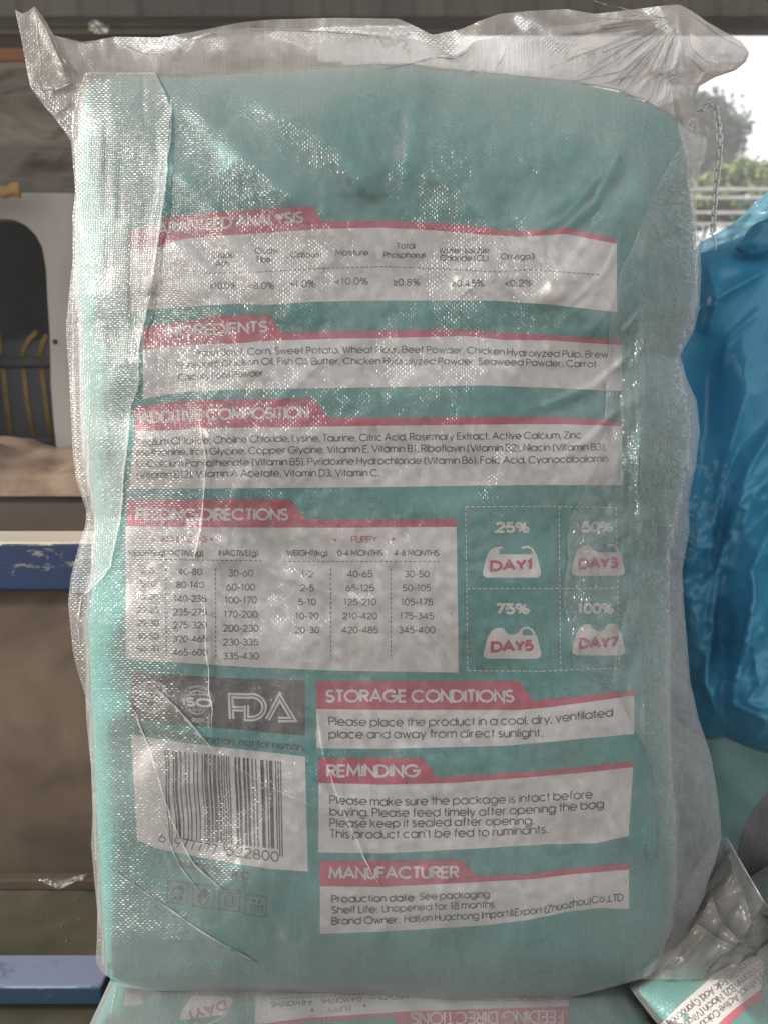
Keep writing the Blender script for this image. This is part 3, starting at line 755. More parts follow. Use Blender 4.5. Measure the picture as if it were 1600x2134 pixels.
# ------------------------------------------------------------------ lettering: single-line geometric letters given a stroke width
def A(cx, cy, rx, ry, a0, a1):
    n = max(3, int(abs(a1 - a0) / 22) + 1)
    return [(cx + rx * math.cos(R(a0 + (a1 - a0) * i / n)), cy + ry * math.sin(R(a0 + (a1 - a0) * i / n))) for i in range(n + 1)]
xh = .72; r_ = .36
circ = A(r_, r_, r_, r_, 0, 360)
G = {
 'A': ([[(0, 0), (.42, 1), (.84, 0)], [(.15, .34), (.69, .34)]], .84),
 'B': ([[(0, 0), (0, 1), (.32, 1)] + A(.32, .76, .24, .24, 90, -90) + [(0, .52)], [(0, .52), (.34, .52)] + A(.34, .26, .28, .26, 90, -90) + [(0, 0)]], .62),
 'C': ([A(.5, .5, .5, .5, 42, 318)], .90),
 'D': ([[(0, 0), (0, 1), (.28, 1)] + A(.28, .5, .48, .5, 90, -90) + [(0, 0)]], .76),
 'E': ([[(.5, 1), (0, 1), (0, 0), (.5, 0)], [(0, .52), (.46, .52)]], .5),
 'F': ([[(.48, 1), (0, 1), (0, 0)], [(0, .52), (.43, .52)]], .48),
 'G': ([A(.5, .5, .5, .5, 42, 360) + [(.55, .5)]], 1.0),
 'H': ([[(0, 0), (0, 1)], [(.64, 0), (.64, 1)], [(0, .52), (.64, .52)]], .64),
 'I': ([[(.02, 0), (.02, 1)]], .04),
 'J': ([[(.36, 1), (.36, .24)] + A(.18, .2, .18, .2, 0, -170)], .36),
 'K': ([[(0, 0), (0, 1)], [(.56, 1), (0, .42)], [(.2, .6), (.62, 0)]], .62),
 'L': ([[(0, 1), (0, 0), (.42, 0)]], .42),
 'M': ([[(0, 0), (.08, 1), (.44, .2), (.80, 1), (.88, 0)]], .88),
 'N': ([[(0, 0), (0, 1), (.66, 0), (.66, 1)]], .66),
 'O': ([A(.5, .5, .5, .5, 0, 360)], 1.0),
 'P': ([[(0, 0), (0, 1), (.3, 1)] + A(.3, .74, .26, .26, 90, -90) + [(0, .48)]], .56),
 'Q': ([A(.5, .5, .5, .5, 0, 360), [(.6, .3), (.95, 0)]], 1.0),
 'R': ([[(0, 0), (0, 1), (.3, 1)] + A(.3, .75, .25, .25, 90, -90) + [(0, .5)], [(.26, .5), (.56, 0)]], .56),
 'S': ([A(.26, .755, .24, .245, 30, 270) + A(.26, .255, .27, .255, 90, -155)], .54),
 'T': ([[(0, 1), (.52, 1)], [(.26, 1), (.26, 0)]], .52),
 'U': ([[(0, 1), (0, .31)] + A(.3, .3, .3, .3, 180, 360) + [(.6, 1)]], .6),
 'V': ([[(0, 1), (.38, 0), (.76, 1)]], .76),
 'W': ([[(0, 1), (.27, 0), (.52, .9), (.77, 0), (1.04, 1)]], 1.04),
 'X': ([[(0, 0), (.62, 1)], [(0, 1), (.62, 0)]], .62),
 'Y': ([[(0, 1), (.33, .46), (.66, 1)], [(.33, .46), (.33, 0)]], .66),
 'Z': ([[(0, 1), (.56, 1), (0, 0), (.58, 0)]], .58),
 'a': ([circ, [(.72, 0), (.72, .72)]], .72), 'b': ([circ, [(0, 0), (0, 1)]], .72), 'c': ([A(r_, r_, r_, r_, 48, 312)], .64),
 'd': ([circ, [(.72, 0), (.72, 1)]], .72), 'e': ([[(0, .36), (.71, .36)] + A(r_, r_, r_, r_, 0, 318)], .72),
 'f': ([[(.12, 0), (.12, .82)] + A(.28, .82, .16, .18, 180, 90), [(0, .7), (.28, .7)]], .28),
 'g': ([circ, [(.72, .72), (.72, .0)] + A(.37, -.02, .35, .26, 0, -155)], .72),
 'h': ([[(0, 0), (0, 1)], [(0, .4)] + A(.28, .42, .28, .3, 180, 0) + [(.56, 0)]], .56),
 'i': ([[(.02, 0), (.02, .72)], [(.02, .88), (.02, 1)]], .04), 'j': ([[(.1, .72), (.1, -.2)], [(.1, .88), (.1, 1)]], .12),
 'k': ([[(0, 0), (0, 1)], [(.46, .72), (0, .3)], [(.16, .45), (.5, 0)]], .5), 'l': ([[(.02, 0), (.02, 1)]], .04),
 'm': ([[(0, 0), (0, .72)], [(0, .44)] + A(.23, .48, .23, .24, 180, 0) + [(.46, 0)], [(.46, .44)] + A(.69, .48, .23, .24, 180, 0) + [(.92, 0)]], .92),
 'n': ([[(0, 0), (0, .72)], [(0, .4)] + A(.27, .43, .27, .29, 180, 0) + [(.54, 0)]], .54),
 'o': ([circ], .72), 'p': ([circ, [(0, -.28), (0, .72)]], .72), 'q': ([circ, [(.72, -.28), (.72, .72)]], .72),
 'r': ([[(0, 0), (0, .72)], [(0, .45)] + A(.26, .45, .26, .26, 180, 90)], .27),
 's': ([A(.19, .545, .17, .175, 35, 270) + A(.19, .185, .2, .185, 90, -155)], .4),
 't': ([[(.13, 0), (.13, .98)], [(0, .7), (.28, .7)]], .28), 'u': ([[(0, .72), (0, .28)] + A(.27, .28, .27, .28, 180, 360) + [(.54, .72)], [(.54, .72), (.54, 0)]], .54),
 'v': ([[(0, .72), (.27, 0), (.54, .72)]], .54), 'w': ([[(0, .72), (.21, 0), (.41, .66), (.61, 0), (.82, .72)]], .82),
 'x': ([[(0, 0), (.48, .72)], [(0, .72), (.48, 0)]], .48), 'y': ([[(0, .72), (.28, 0)], [(.55, .72), (.17, -.28)]], .55), 'z': ([[(0, .72), (.44, .72), (0, 0), (.46, 0)]], .46),
 '0': ([A(.28, .5, .28, .5, 0, 360)], .56), '1': ([[(.05, .82), (.2, 1), (.2, 0)]], .34),
 '2': ([A(.27, .72, .26, .28, 165, -25) + [(0, 0), (.54, 0)]], .54), '3': ([A(.26, .76, .22, .24, 150, -90) + A(.26, .26, .27, .26, 90, -150)], .54),
 '4': ([[(.42, 0), (.42, 1), (0, .26), (.58, .26)]], .58), '5': ([[(.48, 1), (.1, 1), (.04, .55)] + A(.26, .32, .28, .32, 130, -150)], .54),
 '6': ([A(.28, .3, .28, .3, 0, 360), [(.03, .42), (.36, 1)]], .56), '7': ([[(0, 1), (.52, 1), (.16, 0)]], .52),
 '8': ([A(.27, .76, .21, .24, 0, 360), A(.27, .26, .27, .26, 0, 360)], .54), '9': ([A(.28, .7, .28, .3, 0, 360), [(.53, .58), (.2, 0)]], .56),
 '.': ([[(.03, 0), (.03, .13)], [(.06, 0), (.06, .13)]], .1), ',': ([[(.06, .11), (.0, -.14)]], .08), ':': ([[(.03, 0), (.03, .11)], [(.03, .55), (.03, .66)]], .08), "'": ([[(.04, 1), (.02, .76)]], .06),
 '-': ([[(0, .38), (.28, .38)]], .28), '(': ([A(.34, .42, .34, .66, 118, 242)], .2), ')': ([A(-.14, .42, .34, .66, 62, -62)], .2),
 '%': ([A(.17, .76, .17, .23, 0, 360), A(.67, .24, .17, .23, 0, 360), [(.18, 0), (.66, 1)]], .84),
 '&': ([[(.66, 0), (.16, .66)] + A(.3, .8, .17, .2, 210, -40) + [(.08, .4)] + A(.26, .24, .24, .24, 140, 320) + [(.66, .46)]], .68),
 '<': ([[(.46, .7), (0, .4), (.46, .1)]], .46), '>': ([[(0, .7), (.46, .4), (0, .1)]], .46),
 '\u2265': ([[(0, .8), (.46, .54), (0, .28)], [(0, .06), (.46, .06)]], .46), '/': ([[(0, -.1), (.4, 1.05)]], .4),
}
GAP, SPACE = .17, .30

def ribbon(pts, w):
    """left and right offset points of a stroke, mitred"""
    p = [np.array(q, float) for q in pts]
    out = [p[0]]
    for q in p[1:]:
        if np.hypot(*(q - out[-1])) > 1e-4: out.append(q)
    p = out; n = len(p)
    if n < 2: return []
    closed = np.hypot(*(p[0] - p[-1])) < 1e-3
    res = []
    for i in range(n):
        if closed:
            a = p[i] - p[i - 1 if i > 0 else n - 2]; b = p[(i + 1) if i < n - 1 else 1] - p[i]
        else:
            a = p[i] - p[i - 1] if i > 0 else p[1] - p[0]
            b = p[i + 1] - p[i] if i < n - 1 else a
        a = a / np.hypot(*a); b = b / np.hypot(*b)
        t = a + b; l = np.hypot(*t)
        t = t / l if l > 1e-3 else a
        nn = np.array([-t[1], t[0]])
        c = max(0.45, nn[0] * -a[1] + nn[1] * a[0])
        res.append((p[i] + nn * w / 2 / c, p[i] - nn * w / 2 / c))
    return res

class Print:
    """collects flat printed shapes in photo pixels, then lays them on a sack"""
    def __init__(s): s.v = []; s.f = []; s.m = []; s.mats = []; s.k = 0
    def mi(s, mat):
        if mat not in s.mats: s.mats.append(mat)
        return s.mats.index(mat)
    def stroke(s, pts, w, mat, layer=2, sub=10):
        fine = [pts[0]]
        for q in pts[1:]:
            d = math.hypot(q[0] - fine[-1][0], q[1] - fine[-1][1]); n = max(1, int(d / sub)); a = fine[-1]
            for i in range(1, n + 1): fine.append((a[0] + (q[0] - a[0]) * i / n, a[1] + (q[1] - a[1]) * i / n))
        s.k = (s.k + 1) % 6
        rb = ribbon(fine, w); o = len(s.v); m = s.mi(mat)
        for a, b in rb: s.v.append((a[0], a[1], layer + s.k * .05)); s.v.append((b[0], b[1], layer + s.k * .05))
        for i in range(len(rb) - 1): s.f.append((o + 2 * i, o + 2 * i + 1, o + 2 * i + 3, o + 2 * i + 2)); s.m.append(m)
    def text(s, txt, x0, x1, basel, cap, mat, weight=.105, layer=2, squeeze=None):
        """fits txt between x0 and x1 along a baseline given as [(x, y)] or a constant"""
        if not isinstance(basel, list): basel = [(x0, basel), (x1, basel)]
        bl = interp(basel)
        tot = sum((SPACE if c == ' ' else G[c][1] + GAP) for c in txt) - GAP
        kx = (x1 - x0) / tot
        x = x0
        ins = weight * .5
        for c in txt:
            if c == ' ': x += SPACE * kx; continue
            st, adv = G[c]
            for pts in st:
                q = []
                for (gx, gy) in pts:
                    X_ = x + gx * kx
                    q.append((X_, float(bl(X_)) - (ins + gy * (1 - 2 * ins)) * cap))
                s.stroke(q, weight * cap, mat, layer)
            x += (adv + GAP) * kx
    def ctext(s, txt, xc, basel, cap, mat, weight=.105, layer=2, narrow=.95):
        tot = sum((SPACE if c == ' ' else G[c][1] + GAP) for c in txt) - GAP
        w = tot * cap * narrow
        s.text(txt, xc - w / 2, xc + w / 2, basel, cap, mat, weight, layer)
    def rtext(s, txt, p0, p1, cap, mat, weight=.105, layer=2, flip=1):
        """text along the straight line p0 -> p1 (any direction)"""
        tot = sum((SPACE if c == ' ' else G[c][1] + GAP) for c in txt) - GAP
        p0 = np.array(p0, float); p1 = np.array(p1, float); d = (p1 - p0); L = np.hypot(*d); d /= L
        up = np.array([d[1], -d[0]]) * flip
        kx = L / tot; x = 0
        for c in txt:
            if c == ' ': x += SPACE * kx; continue
            st, adv = G[c]
            for pts in st:
                s.stroke([tuple(p0 + d * (x + gx * kx) + up * gy * cap) for gx, gy in pts], weight * cap, mat, layer)
            x += (adv + GAP) * kx
    def fill(s, top, bot, mat, layer=0, x0=None, x1=None, step=5, dy=6, leftx=None, rightx=None):
        """area between two curves; the x ends may slant with leftx/rightx(y)"""
        T_, B_ = interp(top), interp(bot)
        x0 = top[0][0] if x0 is None else x0; x1 = top[-1][0] if x1 is None else x1
        xs = sorted(set(list(np.linspace(x0, x1, max(2, int((x1 - x0) / step) + 1))) + [p[0] for p in top + bot if x0 < p[0] < x1]))
        H = max(abs(B_(x) - T_(x)) for x in xs); ny = max(2, int(H / dy) + 1)
        o = len(s.v); m = s.mi(mat)
        for j in range(ny):
            for x in xs:
                y = T_(x) + (B_(x) - T_(x)) * j / (ny - 1); xx = x
                if rightx is not None: xx = x0 + (x - x0) * (rightx(y) - x0) / (x1 - x0)
                if leftx is not None: xx = x1 - (x1 - xx) * (x1 - leftx(y)) / (x1 - x0)
                s.v.append((xx, y, layer))
        n = len(xs)
        for j in range(ny - 1):
            for i in range(n - 1):
                a = o + j * n + i; s.f.append((a, a + n, a + n + 1, a + 1)); s.m.append(m)
    def dash(s, pts, w, mat, on=6, off=4, layer=2):
        tot = 0
        for i in range(len(pts) - 1):
            a = np.array(pts[i], float); b = np.array(pts[i + 1], float); L = np.hypot(*(b - a)); d = (b - a) / L; t = 0
            while t < L:
                e = min(L, t + on); s.stroke([tuple(a + d * t), tuple(a + d * e)], w, mat, layer, sub=20); t += on + off
    def poly(s, pts, mat, layer=1):
        """filled outline, cut into a fine mesh so it follows the cloth"""
        bm = bmesh.new(); vs = [bm.verts.new((x, y, 0)) for x, y in pts]
        es = [bm.edges.new((vs[i], vs[(i + 1) % len(vs)])) for i in range(len(vs))]
        bmesh.ops.triangle_fill(bm, use_beauty=True, edges=es)
        for _ in range(4):
            le = [e for e in bm.edges if e.calc_length() > 12]
            if not le: break
            bmesh.ops.subdivide_edges(bm, edges=le, cuts=1)
        bmesh.ops.triangulate(bm, faces=bm.faces[:])
        o = len(s.v); m = s.mi(mat); bm.verts.index_update()
        for v in bm.verts: s.v.append((v.co.x, v.co.y, layer))
        for f in bm.faces:
            ids = [o + v.index for v in f.verts]
            if f.normal.z > 0: ids.reverse()
            s.f.append(tuple(ids)); s.m.append(m)
        bm.free()
    def build(s, name, parent, bvh, label=None, fallback=0.66):
        pts = np.array(s.v); P0 = at(pts[:, 0], pts[:, 1], np.ones(len(pts)))
        out = []
        for i in range(len(pts)):
            d = (Vector(P0[i]) - CAMV).normalized()
            loc, nrm, ix, dist = bvh.ray_cast(CAMV, d)
            if loc is None: loc = CAMV + d * fallback
            else:
                if nrm.dot(d) > 0: nrm = -nrm
                c = max(0.35, -nrm.dot(d))
                loc = loc - d * ((0.00045 + 0.00035 * pts[i, 2]) / c)
            out.append(loc)
        o = mesh_obj(name, out, s.f, s.mats, parent, smooth=True, midx=s.m)
        if label: o['label'] = label
        return o

W_, PK, BK, TL, GR = M['white'], M['pink'], M['black'], M['tealink'], M['grey']

def header(p, tabtop, barbot, txt, tx0, tx1, tbase, cap, right_drop=None):
    p.fill(tabtop, barbot, PK, layer=0)
    p.text(txt, tx0, tx1, tbase, cap, W_, .19, layer=1)

# --- 1 guaranteed analysis
p = Print()
bot1 = [(270, 522), (335, 514), (345, 506), (387, 497), (470, 490), (594, 482), (680, 476), (800, 474), (900, 479), (1000, 488), (1080, 493), (1180, 487), (1230, 497), (1285, 508)]
header(p, [(270, 480), (335, 468), (343, 453), (429, 444), (560, 434), (652, 429), (674, 461), (800, 460), (950, 466), (1060, 480), (1130, 479), (1180, 473), (1215, 482), (1285, 497)], bot1,
       'GUARANTEED ANALYSIS', 283, 630, [(283, 498), (377, 484), (490, 475), (610, 466), (640, 464)], 26)
p.fill(bot1, [(270, 652), (330, 641), (490, 633), (559, 635), (662, 628), (800, 626), (1023, 626), (1143, 634), (1285, 650)], W_)
for t, a, b, y in (('Crude', 443, 487, 537), ('Ash', 450, 477, 555), ('Crude', 532, 577, 528), ('Fiber', 536, 568, 546), ('Calcium', 606, 669, 536), ('Moisture', 700, 767, 532), ('Total', 827, 864, 518),
                   ('Phosphorus', 800, 886, 537), ('Water-soluble', 915, 1018, 527), ('Chloride (CL)', 917, 1016, 543), ('Omega3', 1044, 1113, 540)):
    p.text(t, a, b, y, 13, BK, .13)
for t, a, b, y in (('<10.0%', 438, 491, 602), ('<8.0%', 518, 571, 602), ('>1.0%', 604, 657, 598), ('<10.0%', 699, 767, 593), ('\u22650.8%', 820, 874, 595), ('\u22650.45%', 941, 1008, 597), ('<0.2%', 1052, 1108, 597)):
    p.text(t, a, b, y, 15, BK, .12)
p.dash([(425, 569), (542, 566), (662, 559), (800, 555), (937, 560), (1040, 566), (1102, 561), (1250, 572)], 1.4, BK)
p.build('analysis_panel', sack, BVH, 'white guaranteed analysis table under a crimson heading')
# --- 2 ingredients
p = Print()
bot2 = [(298, 729), (353, 722), (422, 717), (484, 716), (559, 710), (680, 706), (800, 704), (972, 700), (1047, 708), (1144, 709), (1295, 719)]
header(p, [(298, 686), (325, 677), (387, 669), (456, 658), (559, 655), (589, 693), (800, 688), (972, 686), (1040, 693), (1144, 697), (1295, 709)], bot2, 'INGREDIENTS', 345, 556, [(345, 704), (415, 700), (540, 693), (560, 692)], 25)
p.fill(bot2, [(298, 832), (326, 826), (387, 816), (490, 812), (594, 810), (800, 807), (1006, 803), (1144, 808), (1295, 815)], W_)
p.text('Fresh Beef, Corn, Sweet Potato, Wheat Flour, Beef Powder, Chicken Hydrolyzed Pulp, Brew', 405, 1266, [(400, 743), (560, 738), (711, 736), (841, 735), (1000, 737), (1100, 743), (1266, 746)], 15, BK, .125)
p.text('Linseed, Chicken Oil, Fish Oil, Butter, Chicken Hydrolyzed Powder, Seaweed Powder, Carrot', 380, 1242, [(380, 768), (440, 765), (545, 760), (800, 759), (1020, 760), (1242, 766)], 15, BK, .125)
p.text('Chicory Root Powder', 372, 548, [(372, 793), (548, 784)], 15, BK, .125)
p.build('ingredients_panel', sack, BVH, 'white ingredients list under a crimson heading')
# --- 3 additive composition
p = Print()
bot3 = [(280, 898), (353, 897), (412, 892), (594, 890), (800, 887), (1075, 884), (1178, 884), (1296, 888)]
header(p, [(280, 851), (295, 846), (370, 836), (422, 833), (652, 830), (687, 871), (800, 870), (1058, 869), (1178, 870), (1296, 878)], bot3, 'ADDITIVE COMPOSITION', 292, 642, [(292, 884), (415, 877), (642, 872)], 26)
p.fill(bot3, [(271, 1018), (422, 1018), (594, 1017), (800, 1015), (1075, 1011), (1296, 1011)], W_, x0=280, x1=1296, leftx=interp([(890, 280), (1018, 270)]))
p.text('Sodium Chloride, Choline Chloride, Lysine, Taurine, Citric Acid, Rosemary Extract, Active Calcium, Zinc', 285, 1210, [(285, 931), (345, 927), (589, 921), (740, 920), (850, 918), (1030, 916), (1210, 914)], 16, BK, .125)
p.text('Methionine, Iron Glycine, Copper Glycine, Vitamin E, Vitamin B1, Riboflavin (Vitamin B2), Niacin (Vitamin B3),', 285, 1262, [(285, 951), (497, 947), (800, 943), (1262, 939)], 16, BK, .125)
p.text('D-Calcium Pantothenate (Vitamin B5), Pyridoxine Hydrochloride (Vitamin B6), Folic Acid, Cyanocobalamin', 285, 1266, [(285, 974), (511, 971), (800, 968), (1109, 966), (1266, 963)], 16, BK, .125)
p.text('(Vitamin B12), Vitamin A Acetate, Vitamin D3, Vitamin C.', 285, 790, [(285, 998), (487, 994), (790, 993)], 16, BK, .125)
p.build('composition_panel', sack, BVH, 'white additive composition text under a crimson heading')
# --- 4 feeding table
p = Print()
bot4 = [(263, 1097), (450, 1099), (700, 1100), (951, 1098)]
header(p, [(266, 1042), (384, 1041), (605, 1041), (638, 1083), (700, 1083), (951, 1082)], [(266, 1097)] + bot4[1:], 'FEEDING DIRECTIONS', 285, 599, 1085, 26)
p.fill([(262, 1097)] + bot4[1:], [(262, 1374), (384, 1382), (527, 1391), (700, 1398), (951, 1402)], W_, x1=951, rightx=interp([(1098, 951), (1402, 955)]))
p.text('ADULT DOG', 335, 432, 1130, 13, PK, .12); p.text('PUPPY', 733, 785, 1131, 14, PK, .12)
for x, y in ((318, 1124), (441, 1124), (698, 1125), (819, 1123)): p.stroke(A(x, y, 1.7, 1.7, 0, 360), 3.2, PK)
for t, a, b in (('WEIGHT(kg)', 268, 342), ('ACTIVE(g)', 353, 423), ('INACTIVE(g)', 457, 537), ('WEIGHT(kg)', 598, 682), ('0-4 MONTHS', 704, 797), ('4-8 MONTHS', 822, 914)):
    p.text(t, a, b, 1159, 13, BK, .15)
p.dash([(283, 1165), (400, 1167), (548, 1169)], 1.5, BK); p.dash([(591, 1170), (915, 1170)], 1.5, BK)
for x, y0, y1 in ((345, 1184, 1368), (449, 1184, 1374), (689, 1184, 1376), (814, 1184, 1376)): p.dash([(x, y0), (x + 1, y1)], 1.5, BK)
rows = [('2-5', '40-80', '30-60'), ('5-10', '80-140', '60-100'), ('10-20', '140-235', '100-170'), ('20-25', '235-275', '170-200'), ('25-30', '275-320', '200-230'), ('30-50', '320-465', '230-335'), ('50-70', '465-600', '335-430')]
y1 = [1195, 1223, 1251, 1278, 1305, 1333, 1360]; y2 = [1199, 1226, 1255, 1283, 1310, 1339, 1367]; y3 = [1202, 1231, 1258, 1288, 1317, 1346, 1375]
for i, (a, b, c) in enumerate(rows):
    p.ctext(a, 307, y1[i], 13.5, BK, .13, narrow=1.05); p.ctext(b, 396, y2[i], 14.5, BK, .13, narrow=1.05); p.ctext(c, 502, y3[i], 15, BK, .13, narrow=1.05)
rows = [('1-2', '40-65', '30-50'), ('2-5', '65-125', '50-105'), ('5-10', '125-210', '105-175'), ('10-20', '210-420', '175-345'), ('20-30', '420-485', '345-400')]
for i, (a, b, c) in enumerate(rows):
    y = 1203.5 + 29.2 * i
    p.ctext(a, 640, y, 14.5, BK, .13, narrow=1.1); p.ctext(b, 750, y, 14.5, BK, .13, narrow=1.1); p.ctext(c, 868, y, 14.5, BK, .13, narrow=1.1)
p.build('feeding_table', sack, BVH, 'white feeding directions table of weights and amounts')
# --- 5 transition chart with four bowls
def bowl(p, xc, yb, w, pct):
    h = w / 2
    body = [(xc - h * .83, yb - 49), (xc + h * .83, yb - 49), (xc + h * .98, yb - 12), (xc + h * .97, yb - 5), (xc + h * .85, yb), (xc - h * .85, yb), (xc - h * .97, yb - 5), (xc - h * .98, yb - 12)]
    heap = [(xc - h * .81, yb - 48.5), (xc - h * .72, yb - 58), (xc - h * .55, yb - 64), (xc - h * .34, yb - 65)] + A(xc, yb - 63, h * .27, 13, 170, 20) + [(xc + h * .36, yb - 65), (xc + h * .55, yb - 67), (xc + h * .72, yb - 60), (xc + h * .81, yb - 48.5)]
    p.poly(body, W_, 0); p.poly(heap, W_, 0)
    if pct < 100:
        f = {25: -.42, 50: 0.0, 75: .36}[pct]
        top = [(xx, yy) for xx, yy in ((xc - h * .34, yb - 60.5), (xc - h * .22, yb - 66), (xc, yb - 71.5), (xc + h * .2, yb - 67), (xc + h * .36, yb - 60.5), (xc + h * .55, yb - 62.5), (xc + h * .66, yb - 58), (xc + h * .72, yb - 49)) if xx > xc + f * h + 1]
        ty = float(np.interp(xc + f * h, [xc - h * .34, xc, xc + h * .36], [yb - 60.5, yb - 71.5, yb - 60.5]))
        p.poly([(xc + h * f, yb - 49), (xc + h * f, ty)] + top, TL, 1)
p = Print()
for pts in ([(970, 1056), (1140, 1055), (1285, 1058)], [(972, 1227), (1285, 1226)], [(974, 1398), (1130, 1399), (1290, 1392)], [(970, 1056), (974, 1398)], [(1164, 1056), (1168, 1398)], [(1283, 1058), (1290, 1392)]):
    p.dash(pts, 1.7, W_, 7, 4.5)
for t, a, b, y in (('25%', 1034, 1100, 1111), ('50%', 1214, 1274, 1110), ('75%', 1034, 1100, 1281), ('100%', 1204, 1276, 1280)): p.text(t, a, b, y, 24, W_, .24, layer=1)
for t, xc, yb, w, pc in (('DAY1', 1066, 1204, 124, 25), ('DAY3', 1246, 1200, 112, 50), ('DAY5', 1067, 1373, 122, 75), ('DAY7', 1247, 1366, 112, 100)):
    bowl(p, xc, yb, w, pc); p.text(t, xc - w * .345, xc + w * .345, [(xc - 50, yb - 12), (xc + 50, yb - 16)], 24, PK, .24, layer=3)
p.build('transition_chart', sack, BVH, 'four white food bowls marked by day inside dashed boxes')
# --- 6 certification strip
p = Print()
p.fill([(273, 1402), (400, 1409), (520, 1415), (636, 1419)], [(273, 1497), (350, 1509), (450, 1517), (636, 1534)], GR)
def arc_text(txt, cx, cy, rad, a0, a1, cap, inward=False):
    n = len(txt)
    for i, c in enumerate(txt):
        if c == ' ': continue
        a = R(a0 + (a1 - a0) * i / max(1, n - 1))
        ux, uy = math.cos(a), -math.sin(a)
        dx, dy = (-uy, ux) if not inward else (uy, -ux)
        if not inward: dx, dy = math.sin(a), math.cos(a)
        else: dx, dy = -math.sin(a), -math.cos(a)
        if inward: ux, uy = -ux, -uy
        st, adv = G[c]
        for pts in st: p.stroke([(cx + math.cos(a) * rad + dx * (gx - adv / 2) * cap + ux * gy * cap, cy - math.sin(a) * rad + dy * (gx - adv / 2) * cap + uy * gy * cap) for gx, gy in pts], cap * .13, W_)
cx, cy = 316, 1452
for rad, w in ((33, 1.8), (30.5, 1.0), (20, 1.3)): p.stroke(A(cx, cy, rad, rad, 0, 360), w, W_)
arc_text('FOOD SAFETY', cx, cy, 22.5, 160, 20, 6.5); arc_text('CERTIFIED', cx, cy, 28.5, 210, 330, 6.5, inward=True)
q = [(279, 1432), (343, 1443), (349, 1450), (345, 1464), (280, 1453), (277, 1446), (279, 1432)]
p.poly(q[:-1], GR, 2.4); p.stroke(q, 1.6, W_, 3)
p.text('HACCP', 284, 342, [(284, 1450), (342, 1460)], 15, W_, .22, layer=3)
cx, cy = 411, 1464
p.stroke(A(cx, cy, 25, 25, 0, 360), 1.2, W_)
for k in (.35, .72): p.stroke(A(cx, cy, 25 * k, 25, 0, 360), 1.0, W_)
for dy in (-16, -9, 9, 16): hw = math.sqrt(625 - dy * dy); p.stroke([(cx - hw, cy + dy), (cx + hw, cy + dy)], 1.0, W_)
p.poly([(cx - 30, cy - 13), (cx + 31, cy - 10), (cx + 31, cy + 13), (cx - 30, cy + 10)], GR, 2.4)
p.text('ISO', 383, 440, [(383, 1472), (440, 1476)], 20, W_, .26, layer=3)
arc_text('QUALITY MANAGEMENT SYSTEM', cx, cy, 31, 175, 5, 5)
p.text('9001', 400, 425, 1506, 9, W_, .16)
fda = [[(483, 1499), (481, 1450), (518, 1450)] + A(527, 1474, 26, 24, 90, -90)[::1], [(527, 1498), (514, 1498), (514, 1470)], [(484, 1477), (508, 1478)], [(558, 1500), (583, 1453), (611, 1500), (580, 1500)]]
fda[0] = [(483, 1499), (481, 1450), (520, 1451)] + [(x, 2 * 1474 - y) for x, y in A(524, 1474, 27, 24, 90, -90)]
for st in fda: p.stroke(st, 11.5, W_, 1.5, sub=8)
for st in fda: p.stroke(st, 2.2, GR, 3, sub=8)
p.text('This food is for animals, not for human.', 278, 635, [(278, 1530), (306, 1534), (364, 1541), (464, 1552), (635, 1566)], 16, BK, .125)
p.build('certification_strip', sack, BVH, 'charcoal strip of white certification marks')
# --- 7 barcode
p = Print()
p.fill([(273, 1532), (380, 1548), (500, 1562), (636, 1577)], [(273, 1752), (320, 1770), (400, 1786), (500, 1804), (560, 1812), (636, 1817)], W_, leftx=interp([(1532, 273), (1760, 287)]), rightx=interp([(1577, 636), (1817, 642)]))
code = '6977777622800'
Lc = ['0001101', '0011001', '0010011', '0111101', '0100011', '0110001', '0101111', '0111011', '0110111', '0001011']
Rc = [''.join('1' if ch == '0' else '0' for ch in s_) for s_ in Lc]; Gc = [s_[::-1] for s_ in Rc]
pat = ['LLLLLL', 'LLGLGG', 'LLGGLG', 'LLGGGL', 'LGLLGG', 'LGGLLG', 'LGGGLL', 'LGLGLG', 'LGLGGL', 'LGGLGL'][int(code[0])]
bits = '101' + ''.join((Lc if q_ == 'L' else Gc)[int(d_)] for q_, d_ in zip(pat, code[1:7])) + '01010' + ''.join(Rc[int(d_)] for d_ in code[7:]) + '101'
guard = {0, 1, 2, 45, 46, 47, 48, 49, 92, 93, 94}
i = 0
while i < 95:
    if bits[i] == '1':
        j = i
        while j < 95 and bits[j] == '1': j += 1
        xm = (i + j) / 2 / 95
        xt = 342 + (586 - 342) * xm; xb = 352 + (590 - 352) * xm
        yt = 1563 + 25 * xm; ybm = 1747 + 24 * xm + (15 if i in guard else 0)
        mid = [(xt + (xb - xt) * t + 1.6 * math.sin(t * 9 + xm * 5) * (1 - xm), yt + (ybm - yt) * t) for t in np.linspace(0, 1, 24)]
        p.stroke(mid, (j - i) / 95 * 243 * .92, BK, 1.5, sub=30)
        i = j
    else: i += 1
p.text('6', 331, 344, 1757, 20, BK, .11); p.text('977777', 364, 452, [(364, 1766), (452, 1782)], 21, BK, .11); p.text('622800', 472, 580, [(472, 1784), (580, 1798)], 22, BK, .11)
p.build('barcode_panel', sack, BVH, 'white barcode panel with black bars and digits')
